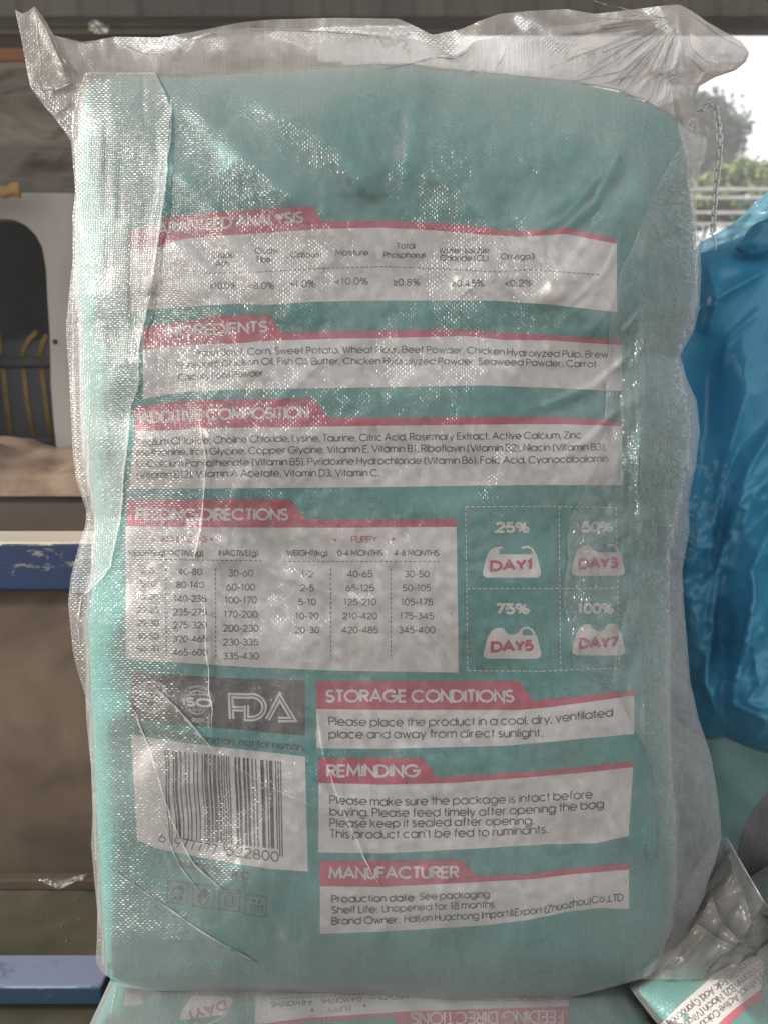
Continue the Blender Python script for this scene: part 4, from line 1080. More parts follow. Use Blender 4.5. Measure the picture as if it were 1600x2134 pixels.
# --- 8 origin line and handling symbols
p = Print()
p.text('MADE IN P.R.C', 373, 519, [(373, 1811), (519, 1836)], 18, BK, .12)
def rbox(x0, y0, x1, y1):
    k = 0.13
    c = [(x0, y0), (x1, y0 + (x1 - x0) * k), (x1 - 2, y1 + (x1 - x0) * k), (x0 - 2, y1), (x0, y0)]
    p.stroke(c, 1.5, BK)
rbox(350, 1836, 391, 1881); rbox(403, 1843, 446, 1889); rbox(458, 1852, 501, 1896); rbox(512, 1864, 556, 1906)
for k in range(3):                                             # recycling arrows
    a = 90 + 120 * k; P = A(370, 1862, 11, 12, a + 40, a - 35); p.stroke(P, 6, BK)
    e = P[-1]; t = R(a - 35); p.poly([(e[0] + 6 * math.cos(t), e[1] + 6 * math.sin(t)), (e[0] - 6 * math.cos(t), e[1] - 6 * math.sin(t)), (e[0] + 6 * math.sin(t), e[1] - 6 * math.cos(t))], BK, 2)
fl = [(424, 1850), (430, 1857), (432, 1863), (436, 1859), (437, 1872), (434, 1882), (427, 1888), (419, 1887), (413, 1880), (412, 1870), (416, 1862), (420, 1860)]
p.poly(fl, BK, 2); p.poly([(425, 1868), (428, 1875), (430, 1874), (430, 1881), (426, 1886), (421, 1885), (418, 1879), (420, 1874), (423, 1876)], TL, 3)
p.stroke([(470, 1868), (468, 1888), (478, 1890)], 2.4, BK); p.stroke([(486, 1866), (484, 1884), (492, 1890)], 2.4, BK); p.stroke(A(478, 1864, 3, 3, 0, 360), 2.5, BK)
for x in (525, 532, 539, 546): p.stroke([(x, 1888 + (x - 525) * .1), (x - 1, 1904 + (x - 525) * .1)], 1.6, BK)
p.stroke([(522, 1887), (550, 1890)], 1.6, BK); p.stroke(A(530, 1878, 2, 2, 0, 360), 2.2, BK); p.stroke(A(541, 1880, 2, 2, 0, 360), 2.2, BK)
p.build('handling_symbols', sack, BVH, 'black origin line and boxed handling symbols')
# --- 9 storage, 10 reminding, 11 manufacturer
p = Print()
b = [(660, 1478), (800, 1480), (1085, 1480), (1150, 1474), (1250, 1460), (1321, 1450)]
header(p, [(660, 1420), (1083, 1420), (1110, 1461), (1200, 1452), (1321, 1438)], b, 'STORAGE CONDITIONS', 681, 1069, 1465, 28)
p.fill(b, [(660, 1560), (800, 1561), (1050, 1555), (1321, 1530)], W_)
p.text('Please place the product in a cool, dry, ventilated', 686, 1276, [(686, 1513), (800, 1515), (1000, 1513), (1125, 1510), (1175, 1505), (1276, 1494)], 19, BK, .125)
p.text('place and away from direct sunlight.', 686, 1130, [(686, 1540), (800, 1540), (1130, 1537)], 19, BK, .125)
p.build('storage_panel', sack, BVH, 'white storage conditions text under a crimson heading')
p = Print()
b = [(664, 1632), (800, 1636), (950, 1632), (1100, 1621), (1225, 1610), (1319, 1599)]
header(p, [(664, 1580), (882, 1580), (911, 1621), (1040, 1613), (1150, 1605), (1319, 1588)], b, 'REMINDING', 683, 873, 1621, 28)
p.fill(b, [(664, 1777), (800, 1779), (1000, 1769), (1150, 1760), (1250, 1758), (1319, 1743)], W_, rightx=interp([(1599, 1319), (1745, 1309)]))
p.text('Please make sure the package is intact before', 688, 1234, [(688, 1677), (800, 1681), (1050, 1676), (1234, 1665)], 19, BK, .125)
p.text('buying. Please feed timely after opening the bag', 688, 1257, [(688, 1701), (800, 1704), (1000, 1702), (1150, 1695), (1257, 1685)], 19, BK, .125)
p.text('Please keep it sealed after opening.', 688, 1112, [(688, 1725), (800, 1726), (1112, 1720)], 19, BK, .125)
p.text("This product can't be fed to ruminants.", 688, 1141, [(688, 1748), (800, 1749), (1000, 1745), (1141, 1738)], 19, BK, .125)
p.build('reminder_panel', sack, BVH, 'white reminding text under a crimson heading')
p = Print()
b = [(667, 1848), (800, 1849), (1000, 1839), (1110, 1833), (1200, 1822), (1310, 1813)]
header(p, [(667, 1795), (960, 1793), (992, 1827), (1100, 1823), (1150, 1815), (1200, 1810), (1310, 1799)], b, 'MANUFACTURER', 687, 954, [(687, 1834), (954, 1832)], 27)
p.fill(b, [(667, 1947), (800, 1942), (1000, 1930), (1100, 1918), (1180, 1901), (1250, 1893), (1310, 1895)], W_)
p.text('Production date:', 692, 866, [(692, 1883), (866, 1880)], 17, BK, .17); p.text('See packaging', 875, 1019, [(875, 1877), (1019, 1872)], 16, BK, .125)
p.text('Shelf Life:', 692, 786, [(692, 1906), (786, 1904)], 17, BK, .17); p.text('Unopened for 18 months', 797, 1029, [(797, 1903), (1029, 1893)], 16, BK, .125)
p.text('Brand Owner:', 692, 832, [(692, 1929), (832, 1926)], 17, BK, .17)
p.text('Haisen Huachong Import&Export (Zhuozhou)Co.,LTD', 843, 1298, [(843, 1924), (1010, 1916), (1140, 1904), (1200, 1890), (1250, 1882), (1298, 1879)], 16, BK, .125)
p.build('manufacturer_panel', sack, BVH, 'white manufacturer details under a crimson heading')

# --- a grimy smudge by the right fold
p = Print(); rg = random.Random(3)
for k in range(46):
    x = 1352 + rg.gauss(0, 9); y = 1782 + rg.gauss(0, 10); p.stroke([(x, y), (x + rg.uniform(-2, 2), y + rg.uniform(1, 4))], rg.uniform(.8, 1.8), BK)
for k in range(26):
    t = rg.random(); x = 1300 + 50 * t + rg.gauss(0, 3); y = 1838 - 48 * t + rg.gauss(0, 3); p.stroke([(x, y), (x + 2, y - 2)], 1.0, BK)
for k in range(40):
    x = rg.uniform(760, 1300); y = rg.choice([rg.uniform(880, 1010), rg.uniform(1850, 2020), rg.uniform(1060, 1400)]); p.stroke([(x, y), (x + rg.uniform(1, 3), y + rg.uniform(-1, 1))], rg.uniform(.8, 1.6), BK)
p.build('dirt_smudge', sack, BVH, 'dark grimy specks near the right fold')['kind'] = 'stuff'

# ------------------------------------------------------------------ clear woven cover over the sack
FL = interp([(5, 30), (20, 31), (60, 40), (100, 48), (150, 57), (182, 64), (215, 86), (240, 110), (265, 128), (292, 148), (340, 152), (400, 157), (450, 151), (540, 152), (600, 145), (690, 137), (760, 143), (850, 147), (950, 152), (1000, 159), (1065, 180), (1095, 178), (1130, 166), (1200, 148), (1255, 142), (1300, 146), (1360, 152), (1410, 165), (1450, 178), (1500, 180), (1600, 190), (1700, 193), (1760, 190), (1850, 198), (1900, 203), (1960, 202), (2000, 200), (2090, 212)])
FR = interp([(5, 1561), (110, 1561), (128, 1554), (146, 1532), (160, 1490), (178, 1458), (200, 1447), (228, 1449), (260, 1468), (290, 1474), (330, 1468), (370, 1452), (420, 1452), (500, 1456), (560, 1461), (640, 1457), (690, 1446), (740, 1417), (790, 1431), (835, 1452), (900, 1458), (960, 1451), (1040, 1436), (1110, 1436), (1190, 1421), (1280, 1426), (1330, 1431), (1420, 1438), (1500, 1456), (1570, 1480), (1640, 1493), (1710, 1501), (1745, 1503), (1790, 1492), (1830, 1478), (1870, 1466), (1930, 1440), (1970, 1420), (2090, 1395)])
FT_FRONT = interp([(20, 18), (33, 20), (46, 27), (58, 22), (72, 12), (92, 38), (112, 72), (170, 90), (240, 88), (290, 112), (325, 117), (360, 102), (400, 74), (440, 63), (520, 57), (640, 62), (800, 72), (840, 74), (900, 92), (945, 116), (970, 100), (990, 84), (1040, 76), (1100, 60), (1190, 50), (1290, 40), (1380, 22), (1415, 9), (1440, 20), (1470, 42), (1510, 65), (1545, 85), (1561, 108)])
FT_BACK = interp([(20, 22), (60, 30), (80, 40), (112, 72), (170, 86), (200, 83), (235, 76), (330, 77), (400, 66), (440, 58), (500, 46), (560, 40), (700, 36), (830, 38), (870, 56), (900, 72), (960, 60), (1000, 42), (1040, 28), (1100, 22), (1180, 18), (1240, 28), (1300, 21), (1380, 11), (1415, 8), (1440, 21), (1470, 43), (1510, 66), (1545, 86), (1561, 109)])
FB = interp([(160, 2020), (205, 2016), (215, 2030), (260, 2058), (320, 2066), (550, 2071), (800, 2075), (900, 2085), (1000, 2091), (1100, 2091), (1180, 2083), (1250, 2064), (1340, 2040), (1400, 2000), (1450, 1960)])

# distance of the sack behind every part of the cover
ST = 8
rx_ = np.arange(-40, 1660, ST); ry_ = np.arange(-20, 2150, ST)
RX, RY = np.meshgrid(rx_, ry_)
RD = np.full(RX.shape, np.nan)
dirs = at(RX, RY, np.ones(RX.shape)) - CAM
for i in range(RX.shape[0]):
    for j in range(RX.shape[1]):
        d = Vector(dirs[i, j]); l = d.length
        loc, nrm, ix, dist = BVH.ray_cast(CAMV, d / l)
        if loc is not None: RD[i, j] = dist / l
hit = ~np.isnan(RD)
def dil(a):
    p_ = np.pad(a, 1, constant_values=9.0)
    return np.min([p_[i:i + a.shape[0], j:j + a.shape[1]] for i in range(3) for j in range(3)], axis=0)
NEAR = dil(np.where(hit, RD, 9.0))                 # the cover may not cut into the sack
BASE = np.where(hit, RD, DM)
def blur(a, n):
    for _ in range(n):
        p_ = np.pad(a, 1, mode='edge')
        a = (p_[:-2, 1:-1] + p_[2:, 1:-1] + p_[1:-1, :-2] + p_[1:-1, 2:] + 2 * a) / 6
    return a
SMOOTH = blur(BASE, 14)
def sample(field, x, y):
    fx = np.clip((x - rx_[0]) / ST, 0, len(rx_) - 1.001); fy_ = np.clip((y - ry_[0]) / ST, 0, len(ry_) - 1.001)
    ix = fx.astype(int); iy = fy_.astype(int); fx = fx - ix; fy_ = fy_ - iy
    return (field[iy, ix] * (1 - fx) + field[iy, ix + 1] * fx) * (1 - fy_) + (field[iy + 1, ix] * (1 - fx) + field[iy + 1, ix + 1] * fx) * fy_

FILM_CREASES = [
    ([(360, 225), (340, 400), (318, 560), (290, 700), (292, 790)], 3.0, 10, True),
    ([(340, 300), (322, 430), (300, 560), (283, 680)], 2.0, 7, True),
    ([(412, 860), (428, 960), (424, 1040), (405, 1170)], 2.4, 5, True),
    ([(424, 1235), (434, 1400), (443, 1535)], 2.6, 4, True),
    ([(305, 1420), (380, 1490), (450, 1570), (560, 1640), (690, 1700)], 2.4, 6, True),
    ([(262, 1440), (310, 1560), (345, 1680), (400, 1800), (470, 1860)], 2.4, 7, True),
    ([(240, 1480), (290, 1640), (340, 1760), (380, 1870)], 2.0, 9, True),
    ([(658, 1470), (668, 1560), (700, 1650), (750, 1770), (792, 1850)], 1.8, 4, True),
    ([(215, 1800), (330, 1880), (430, 1950), (540, 2010)], 3.0, 10, True),
    ([(560, 1885), (590, 1930), (602, 1960)], 2.0, 8, True),
    ([(230, 1962), (380, 1960), (560, 2000), (760, 2050)], 3.4, 9, True),
    ([(190, 800), (188, 950), (192, 1060)], 4.0, 10, True),
    ([(215, 790), (200, 900), (198, 1020)], -4.0, 10, False),
    ([(275, 830), (262, 950), (250, 1080), (232, 1180), (205, 1215)], 5.0, 9, True),
    ([(240, 860), (238, 1000), (232, 1150)], -4.0, 12, False),
    ([(160, 690), (180, 740), (200, 745)], 3.0, 6, True),
    ([(172, 1130), (160, 1250), (172, 1330)], 4.0, 12, True),
    ([(190, 1100), (205, 1180), (215, 1210), (175, 1240)], 3.0, 7, True),
    ([(175, 1360), (215, 1440), (260, 1520)], 2.4, 8, True),
    ([(150, 400), (160, 560), (172, 690)], 3.0, 12, True),
    ([(1325, 640), (1335, 900), (1322, 1060)], 3.0, 12, True),
    ([(1375, 950), (1382, 1130), (1388, 1330), (1384, 1500)], 3.0, 10, True),
    ([(1430, 980), (1400, 1060), (1382, 1120)], 3.0, 6, True),
    ([(1300, 300), (1240, 420), (1150, 500)], 4.6, 8, True),
    ([(1280, 420), (1200, 520), (1110, 610)], 1.3, 7, True),
    ([(1310, 460), (1260, 560), (1180, 640)], 2.3, 7, True),
    ([(1330, 720), (1240, 800), (1120, 850)], 4.6, 7, True),
    ([(1300, 840), (1230, 910), (1170, 950)], 4.6, 7, True),
    ([(1110, 440), (1030, 470), (960, 490)], 1.6, 6, True),
    ([(1300, 1080), (1250, 1120), (1200, 1140)], 1.4, 6, True),
    ([(900, 150), (850, 260), (845, 370)], 2.0, 8, True),
    ([(1330, 1500), (1350, 1640), (1345, 1790)], 2.4, 10, True),
    ([(1490, 1640), (1440, 1780), (1400, 1930)], 3.0, 12, True),
    ([(1340, 1790), (1310, 1830)], 1.6, 6, True),
    ([(1290, 1700), (1330, 1760), (1380, 1780)], 1.5, 8, True),
    ([(540, 1180), (680, 1235), (790, 1260)], 1.4, 9, True),
    ([(430, 1120), (560, 1170), (640, 1210)], 1.4, 8, True),
    ([(1240, 470), (1150, 590), (1090, 640)], 1.3, 8, True), ([(1290, 520), (1230, 620), (1150, 690)], 1.3, 9, True), ([(1270, 340), (1180, 450), (1090, 500)], 3.4, 8, True),
    ([(1400, 560), (1340, 640), (1290, 700)], 4, 9, True), ([(1410, 900), (1350, 1000), (1330, 1100)], 4, 10, True), ([(1000, 560), (920, 640), (860, 660)], 2.4, 12, True), ([(760, 700), (640, 760), (560, 860)], 2.6, 14, True),
    ([(960, 720), (860, 780), (800, 850)], 2.4, 14, True), ([(560, 930), (500, 1000), (480, 1060)], 2.4, 12, True), ([(700, 520), (620, 600), (590, 680)], 2.6, 14, True),
    # frill
    ([(70, 15), (95, 60), (118, 110), (140, 160)], 6.0, 8, True),
    ([(62, 178), (110, 186), (150, 170)], 7.0, 5, True),
    ([(110, 238), (130, 225), (148, 210)], 5.0, 6, True),
    ([(1412, 30), (1420, 90), (1400, 170), (1370, 235)], 8.0, 7, True),
    ([(1410, 60), (1370, 140), (1320, 200)], 5.0, 6, True),
    ([(1410, 50), (1340, 110), (1260, 180)], 4.0, 6, True),
    ([(1405, 40), (1300, 70), (1190, 130)], 4.0, 6, True),
    ([(1400, 30), (1240, 55), (1060, 95)], 3.5, 6, True),
    ([(1415, 90), (1400, 200), (1410, 260)], 5.0, 6, True),
    ([(1420, 100), (1470, 150), (1440, 200)], 6.0, 7, True),
    ([(1430, 60), (1490, 110), (1530, 110)], 6.0, 8, True),
    ([(945, 118), (890, 110), (830, 128)], 4.0, 6, True),
    ([(985, 86), (970, 115), (920, 120)], 4.0, 6, True),
    ([(1060, 80), (1045, 130), (1025, 155)], 3.0, 6, True),
    ([(560, 60), (570, 110), (600, 130)], 2.0, 10, True),
    ([(300, 90), (330, 120), (330, 150)], 2.5, 8, True),
]
nu, nv = 300, 420
def film_sheet(top, back_side):
    v = np.concatenate([np.linspace(0, 0.085, 46)[:-1], np.linspace(0.085, 1, nv - 45) ** 1.0])
    u = spread(nu, 0.5)
    U, V, X, Y = outline_grid(FL, FR, top, FB, u, v, 14)
    E = np.clip(1 - np.abs(2 * U - 1) ** 14, 0, 1) ** 0.7 * np.clip(1 - np.clip((V - 0.9) / 0.1, 0, 1) ** 6, 0, 1) ** 0.7
    if not back_side:
        inn = sample(BASE, X, Y); smo = sample(SMOOTH, X, Y)
        g = np.clip((IN_T(X) - Y + 25) / 110, 0, 1)                 # up in the loose mouth of the bag
        D = np.minimum(smo, inn) - 0.0025
        rel = ridges(X, Y, FILM_CREASES) * 0.8
        rel += (0.0010 * vnoise(X, Y, 70, 31) + 0.0006 * vnoise(X + Y, Y - X, 30, 32) + 0.0003 * vnoise(X, Y, 12, 33)) + 0.001
        rel += g * (0.008 * vnoise(X, Y * 0.5, 130, 34) + 0.0022 * vnoise(X + 0.6 * Y, Y * 0.6, 52, 35) + 0.0005 * vnoise(X, Y * 0.4, 15, 36))
        D = D - np.maximum(rel, -0.0012 - 0.02 * g)
        D = D * E + (DM + 0.002) * (1 - E)
        D = np.minimum(D, sample(np.where(NEAR < 5, NEAR, DM + .01), X, Y) - 0.0016)
    else:
        g = np.clip((IN_T(X) - Y + 60) / 140, 0, 1)
        um = np.clip((X - IN_L(Y)) / (IN_R(Y) - IN_L(Y)), 0, 1); vm = np.clip((Y - IN_T(X)) / (IN_B(X) - IN_T(X)), 0, 1)
        D = DM + 0.004 + 0.054 * profile(um, vm) + 0.006 * E
        D += g * (0.008 * vnoise(X, Y * 0.5, 150, 44) + 0.0022 * vnoise(X - 0.6 * Y, Y * 0.6, 60, 45) + 0.0005 * vnoise(X, Y * 0.4, 17, 46) + 0.012 * (1 - V / 0.085).clip(0, 1))
        D = D * E + (DM + 0.002) * (1 - E)
    return X, Y, D
X, Y, D = film_sheet(FT_FRONT, False)
Pf = at(X, Y, D).reshape(-1, 3); uvf = np.stack([X / TW, -Y / TH], -1).reshape(-1, 2)
Xb, Yb, Db = film_sheet(FT_BACK, True)
Pb = at(Xb, Yb, Db).reshape(-1, 3); uvb = np.stack([Xb / TW, -Yb / TH], -1).reshape(-1, 2)
nr = X.shape[0]
ff = grid_faces(nr, nu); fb = grid_faces(nr, nu, len(Pf))[:, ::-1]
cy = (Y[:-1, :-1] + Y[1:, 1:]) / 2 < IN_T((X[:-1, :-1] + X[1:, 1:]) / 2) + 4
mi_f = cy.reshape(-1).astype(int)
cyb = (Yb[:-1, :-1] + Yb[1:, 1:]) / 2 < IN_T((Xb[:-1, :-1] + Xb[1:, 1:]) / 2) + 4
mi_b = cyb.reshape(-1).astype(int)
# the side gusset of the cover lies folded back over the left of the front: a second layer with a free right edge
FOLD = interp([(140, 318), (185, 340), (225, 354), (330, 350), (440, 338), (520, 326), (600, 312), (680, 298), (740, 288), (800, 290), (850, 272), (950, 262), (1080, 250), (1180, 232), (1212, 208), (1240, 176), (1300, 166)])
BVF0 = BVHTree.FromPolygons([tuple(q) for q in Pf], [tuple(int(i) for i in f) for f in ff])
gy_ = np.linspace(150, 1236, 216); gu_ = np.linspace(0, 1, 50)
g_v, g_uv = [], []
for y_ in gy_:
    xl = max(float(FL(y_)) + 5, 150 + 60 * max(0, (260 - y_) / 100) ** 1.5 * .4); xr = float(FOLD(y_)) + 2 * float(vnoise(y_, y_ * .3, 55, 61)) + .8 * float(vnoise(y_, 3.0, 11, 62))
    for u_ in gu_:
        x_ = xl + (xr - xl) * u_
        P0 = Vector(at(x_, y_, 1.0)); d = (P0 - CAMV).normalized(); loc = BVF0.ray_cast(CAMV, d)[0]
        if loc is None: loc = CAMV + d * (DM * (P0 - CAMV).length)
        lift = .0008 + .0016 * u_ ** 3 + .0016 * abs(float(vnoise(x_, y_ * .25, 26, 63))) + .0010 * math.exp(-(1 - u_) * 14)
        g_v.append(np.array(loc - d * lift)); g_uv.append((x_ / TW + .3 * y_ / TH * .1, -y_ / TH))
g_f = grid_faces(len(gy_), len(gu_))
# and on the right the slack of the cover is pulled over the front in a second, wrinkled layer
RL = interp([(240, 1440), (300, 1415), (420, 1352), (560, 1296), (700, 1268), (880, 1262), (1000, 1222), (1080, 1186), (1250, 1176), (1390, 1192), (1450, 1290), (1560, 1345), (1700, 1372), (1860, 1380), (1920, 1392)])
r_v, r_uv = [], []
ry2 = np.linspace(246, 1920, 310); ru2 = np.linspace(0, 1, 60)
RWR = [([(1335, 560), (1345, 800), (1330, 1000), (1340, 1180)], 3.0, 9, True), ([(1375, 900), (1385, 1130), (1390, 1330), (1384, 1480)], 3.4, 8, True), ([(1440, 980), (1400, 1070), (1380, 1140)], 3.4, 6, True), ([(1425, 960), (1385, 1050), (1375, 1110)], 2.6, 5, True),
       ([(1440, 560), (1380, 640), (1320, 760)], 3, 8, True), ([(1430, 780), (1390, 850), (1370, 960)], 3, 8, True), ([(1400, 1330), (1420, 1380), (1432, 1420)], 2.6, 6, True), ([(1340, 1420), (1350, 1600), (1352, 1760)], 2.4, 8, True), ([(1470, 1600), (1430, 1720), (1400, 1880)], 3, 9, True)]
for y_ in ry2:
    xl = float(RL(y_)) + 5 * float(vnoise(y_, y_ * .3, 45, 71)); xr = float(FR(y_)) - 6
    for u_ in ru2:
        x_ = xl + (xr - xl) * u_
        P0 = Vector(at(x_, y_, 1.0)); d = (P0 - CAMV).normalized(); loc = BVF0.ray_cast(CAMV, d)[0]
        if loc is None: loc = CAMV + d * (DM * (P0 - CAMV).length)
        e_ = min(1, 5 * u_, 6 * (1 - u_))
        lift = .0006 + e_ * (.0030 * abs(float(vnoise(x_ + .25 * y_, y_ * .45 - x_ * .2, 40, 73))) + .0014 * abs(float(vnoise(x_ * 1.3, y_ * .5, 19, 74))) + float(ridges(np.array(x_), np.array(y_), RWR)))
        r_v.append(np.array(loc - d * lift)); r_uv.append((x_ / TW + .35 + .04 * y_ / TH, -y_ / TH + .03 * x_ / TW))
r_f = grid_faces(len(ry2), len(ru2))
# doubled-over creases: narrow pleats standing on the cover, leaning to the left
BVF = BVHTree.FromPolygons([tuple(q) for q in Pf], [tuple(int(i) for i in f) for f in ff])
cr_v, cr_f, cr_uv = [], [], []
PLEATS = [([(352, 200), (357, 228), (349, 330), (337, 440), (325, 520), (311, 600), (297, 680), (287, 740), (289, 800)], 7), ([(271, 850), (261, 950), (249, 1080), (231, 1180), (207, 1212)], 6), ([(338, 300), (326, 420), (312, 520), (298, 610), (286, 690)], 4),
          ([(412, 860), (427, 950), (424, 1040), (414, 1110), (405, 1170)], 5), ([(424, 1235), (433, 1380), (443, 1535)], 3.5), ([(305, 1422), (345, 1455), (380, 1490), (450, 1570)], 4), ([(450, 1570), (560, 1640), (680, 1692)], 2.5),
          ([(262, 1440), (310, 1560), (345, 1680), (400, 1800), (470, 1860)], 3.5), ([(658, 1470), (668, 1560), (700, 1650), (750, 1770), (792, 1850)], 2.6),
          ([(188, 800), (182, 920), (186, 1060)], 5), ([(215, 1800), (330, 1880), (430, 1950), (540, 2010)], 4), ([(335, 1700), (370, 1800), (420, 1860)], 3),
          ([(62, 178), (90, 184), (120, 184), (150, 171)], 6), ([(172, 1240), (160, 1300), (168, 1360)], 4)]
NP_ = len(PLEATS)
rp = random.Random(11)
for k in range(30):                                     # creases fanning out of the tied corner
    a = R(100 + 88 * k / 29 + rp.uniform(-3, 3)); L0 = rp.uniform(15, 70); L1 = L0 + rp.uniform(60, 260)
    c0 = (1412, 38); f = lambda L, b=rp.uniform(-.12, .12): (c0[0] + math.cos(a + b * L / 200) * L, min(c0[1] + math.sin(a + b * L / 200) * L, float(IN_T(c0[0] + math.cos(a) * L)) - 3))
    PLEATS.append(([f(L0), f((L0 + L1) / 2), f(L1)], rp.uniform(2, 5.5)))
for q in ([(985, 86), (972, 108), (945, 122), (905, 118)], [(905, 118), (860, 130), (800, 142)], [(1060, 78), (1050, 120), (1025, 150)], [(1430, 60), (1440, 100), (1475, 130), (1540, 120)], [(1412, 60), (1425, 110), (1470, 150)],
          [(240, 86), (300, 112), (345, 112)], [(345, 112), (400, 80), (450, 66)], [(112, 75), (125, 110), (150, 150)], [(70, 16), (78, 70), (84, 160)], [(520, 60), (700, 66), (820, 78)], [(1440, 30), (1500, 75), (1550, 100)]):
    PLEATS.append((q, rp.uniform(2.5, 5)))
cr_m = []
for ip, (pts, w) in enumerate(PLEATS):
    n = 60; q = np.linspace(0, len(pts) - 1, n); xs = np.interp(q, range(len(pts)), [a for a, b in pts]); ys = np.interp(q, range(len(pts)), [b for a, b in pts])
    k_ = np.ones(7) / 7; xs = np.convolve(np.pad(xs, 3, mode='edge'), k_, 'valid'); ys = np.convolve(np.pad(ys, 3, mode='edge'), k_, 'valid')
    tx, ty = np.gradient(xs), np.gradient(ys); l = np.hypot(tx, ty); nx_, ny_ = -ty / l, tx / l
    sg = np.where(nx_ > 0, 1, -1); nx_, ny_ = nx_ * sg, ny_ * sg          # towards the right
    ww = w * .8 * np.minimum(1, np.minimum(q, len(pts) - 1 - q) * 1.6 + .05) * (.85 + .75 * vnoise(xs, ys, 26, int(w * 10)) + .3 * vnoise(xs, ys, 9, 7)).clip(.12, 2)
    xs = xs + nx_ * (2.2 * vnoise(xs, ys, 40, 5 + ip) + 1.0 * vnoise(xs, ys, 13, 6 + ip))
    o = len(cr_v)
    for i in range(n):
        for t, lift in ((-.5, .0006), (.12, .0016), (.5, .0026)):
            x_, y_ = xs[i] + nx_[i] * ww[i] * t, ys[i] + ny_[i] * ww[i] * t
            P0 = at(x_, y_, 1.0); d = (Vector(P0) - CAMV).normalized(); loc = BVF.ray_cast(CAMV, d)[0]
            if loc is None: loc = CAMV + d * (DM * (Vector(P0) - CAMV).length)
            cr_v.append(np.array(loc - d * lift * min(1, w / 6))); cr_uv.append((x_ / TW, -y_ / TH))
    for i in range(n - 1):
        for k in range(2): a = o + i * 3 + k; cr_f.append((a, a + 3, a + 4, a + 1)); cr_m.append(2 if ip < NP_ else 3)
oC_ = len(Pf) + len(Pb)
mesh_obj('clear_cover', np.concatenate([Pf, Pb, np.array(cr_v), np.array(g_v), np.array(r_v)]), np.concatenate([ff, fb, np.array(cr_f) + oC_, g_f + oC_ + len(cr_v), r_f + oC_ + len(cr_v) + len(g_v)]), [M['film'], M['mouth'], M['crease'], M['mouthfold'], M['gusset'], M['gussetr']], sack,
         midx=np.concatenate([mi_f, mi_b, np.array(cr_m), np.full(len(g_f), 4), np.full(len(r_f), 5)]), uvs=np.concatenate([uvf, uvb, np.array(cr_uv), np.array(g_uv), np.array(r_uv)]))

# ------------------------------------------------------------------ other sacks of the same kind
def pillow(name, mat4, W, L, T, mat, parent, seed, grow=0.0, n=(90, 120), uvscale=505.0, keep=None):
    nx, ny = n
    u = spread(nx, .7); v = spread(ny, .7)
    U, V = np.meshgrid(u, v)
    pr = profile(U, V, 5, 7, .55)
    x = (U - .5) * W * (1 - .05 * np.abs(2 * V - 1) ** 5); y = (V - .5) * L * (1 - .04 * np.abs(2 * U - 1) ** 5)
    rel = .006 * vnoise(x, y, .12, seed) + .003 * vnoise(x + y, y - x, .045, seed + 1)
    if grow: rel = rel + .0012 * vnoise(x, y, .02, seed + 2) + .0035 * np.abs(vnoise(x * 2 + y, y * .7, .06, seed + 3))
    zt_ = (T / 2 + rel) * pr + grow * pr; zb_ = -(T / 2) * pr - grow * pr
    sx = 1 + (2 * grow / W); sy_ = 1 + (2 * grow / L)
    top = np.stack([x * sx, y * sy_, zt_], -1); bot = np.stack([x * sx, y * sy_, zb_], -1)
    idx = np.arange(nx * ny).reshape(ny, nx); b2 = np.full((ny, nx), -1)
    b2[0] = idx[0]; b2[-1] = idx[-1]; b2[:, 0] = idx[:, 0]; b2[:, -1] = idx[:, -1]
    inn = b2 < 0; b2[inn] = nx * ny + np.arange(inn.sum())
    vv = np.concatenate([top.reshape(-1, 3), bot[inn]])
    mm = np.array(mat4)
    vv = vv @ mm[:3, :3].T + mm[:3, 3]
    f1 = np.stack([idx[:-1, :-1], idx[:-1, 1:], idx[1:, 1:], idx[1:, :-1]], -1).reshape(-1, 4)
    f2 = np.stack([b2[:-1, :-1], b2[1:, :-1], b2[1:, 1:], b2[:-1, 1:]], -1).reshape(-1, 4)
    uv = np.stack([x, y], -1) * uvscale
    o = mesh_obj(name, vv, np.concatenate([f1, f2]), mat, parent, uvs=np.concatenate([uv.reshape(-1, 2), uv[inn]]))
    bvh = BVHTree.FromPolygons([tuple(q) for q in vv], [tuple(int(i) for i in f) for f in np.concatenate([f1, f2])])
    return o, bvh

SG = 'teal feed sacks'
# the one lying flat under the main sack, its print upside down
mB = Matrix.Translation((-0.005, 0.345, BED_Z + 0.045)) @ Matrix.Rotation(R(1.5), 4, 'Z') @ Matrix.Rotation(R(2), 4, 'X')
sB = empty('feed_sack', (0, 0.345, BED_Z), 'teal sack lying flat beneath the upright one, its print upside down', 'feed sack', SG)
sack['group'] = SG
oB, bvhB = pillow('woven_sack', mB, 0.50, 0.80, 0.084, M['teal'], sB, 51)
p = Print()
p.fill([(532, 2040), (760, 2040), (900, 2040), (1050, 2040), (1184, 2040)], [(532, 2136), (640, 2122), (860, 2108), (1050, 2102), (1184, 2098)], W_)
p.fill([(532, 2136), (640, 2122), (860, 2108), (1050, 2102), (1184, 2098)], [(532, 2142), (640, 2131), (818, 2118), (842, 2150), (1184, 2150)], PK)
p.rtext('FEEDING DIRECTIONS', (1172, 2108), (857, 2112), 24, W_, .15, layer=1)
p.rtext('4-8 MONTHS', (650, 2085), (566, 2089), 10, BK, .15); p.rtext('0-4 MONTHS', (752, 2078), (670, 2082), 10, BK, .15); p.rtext('WEIGHT(kg)', (850, 2072), (772, 2076), 10, BK, .15)
p.rtext('PUPPY', (730, 2096), (682, 2100), 11, PK, .12)
p.dash([(566, 2083), (860, 2068)], 1.4, BK)
for x, y in ((651, 2106), (760, 2097)): p.stroke(A(x, y, 1.5, 1.5, 0, 360), 3, PK)
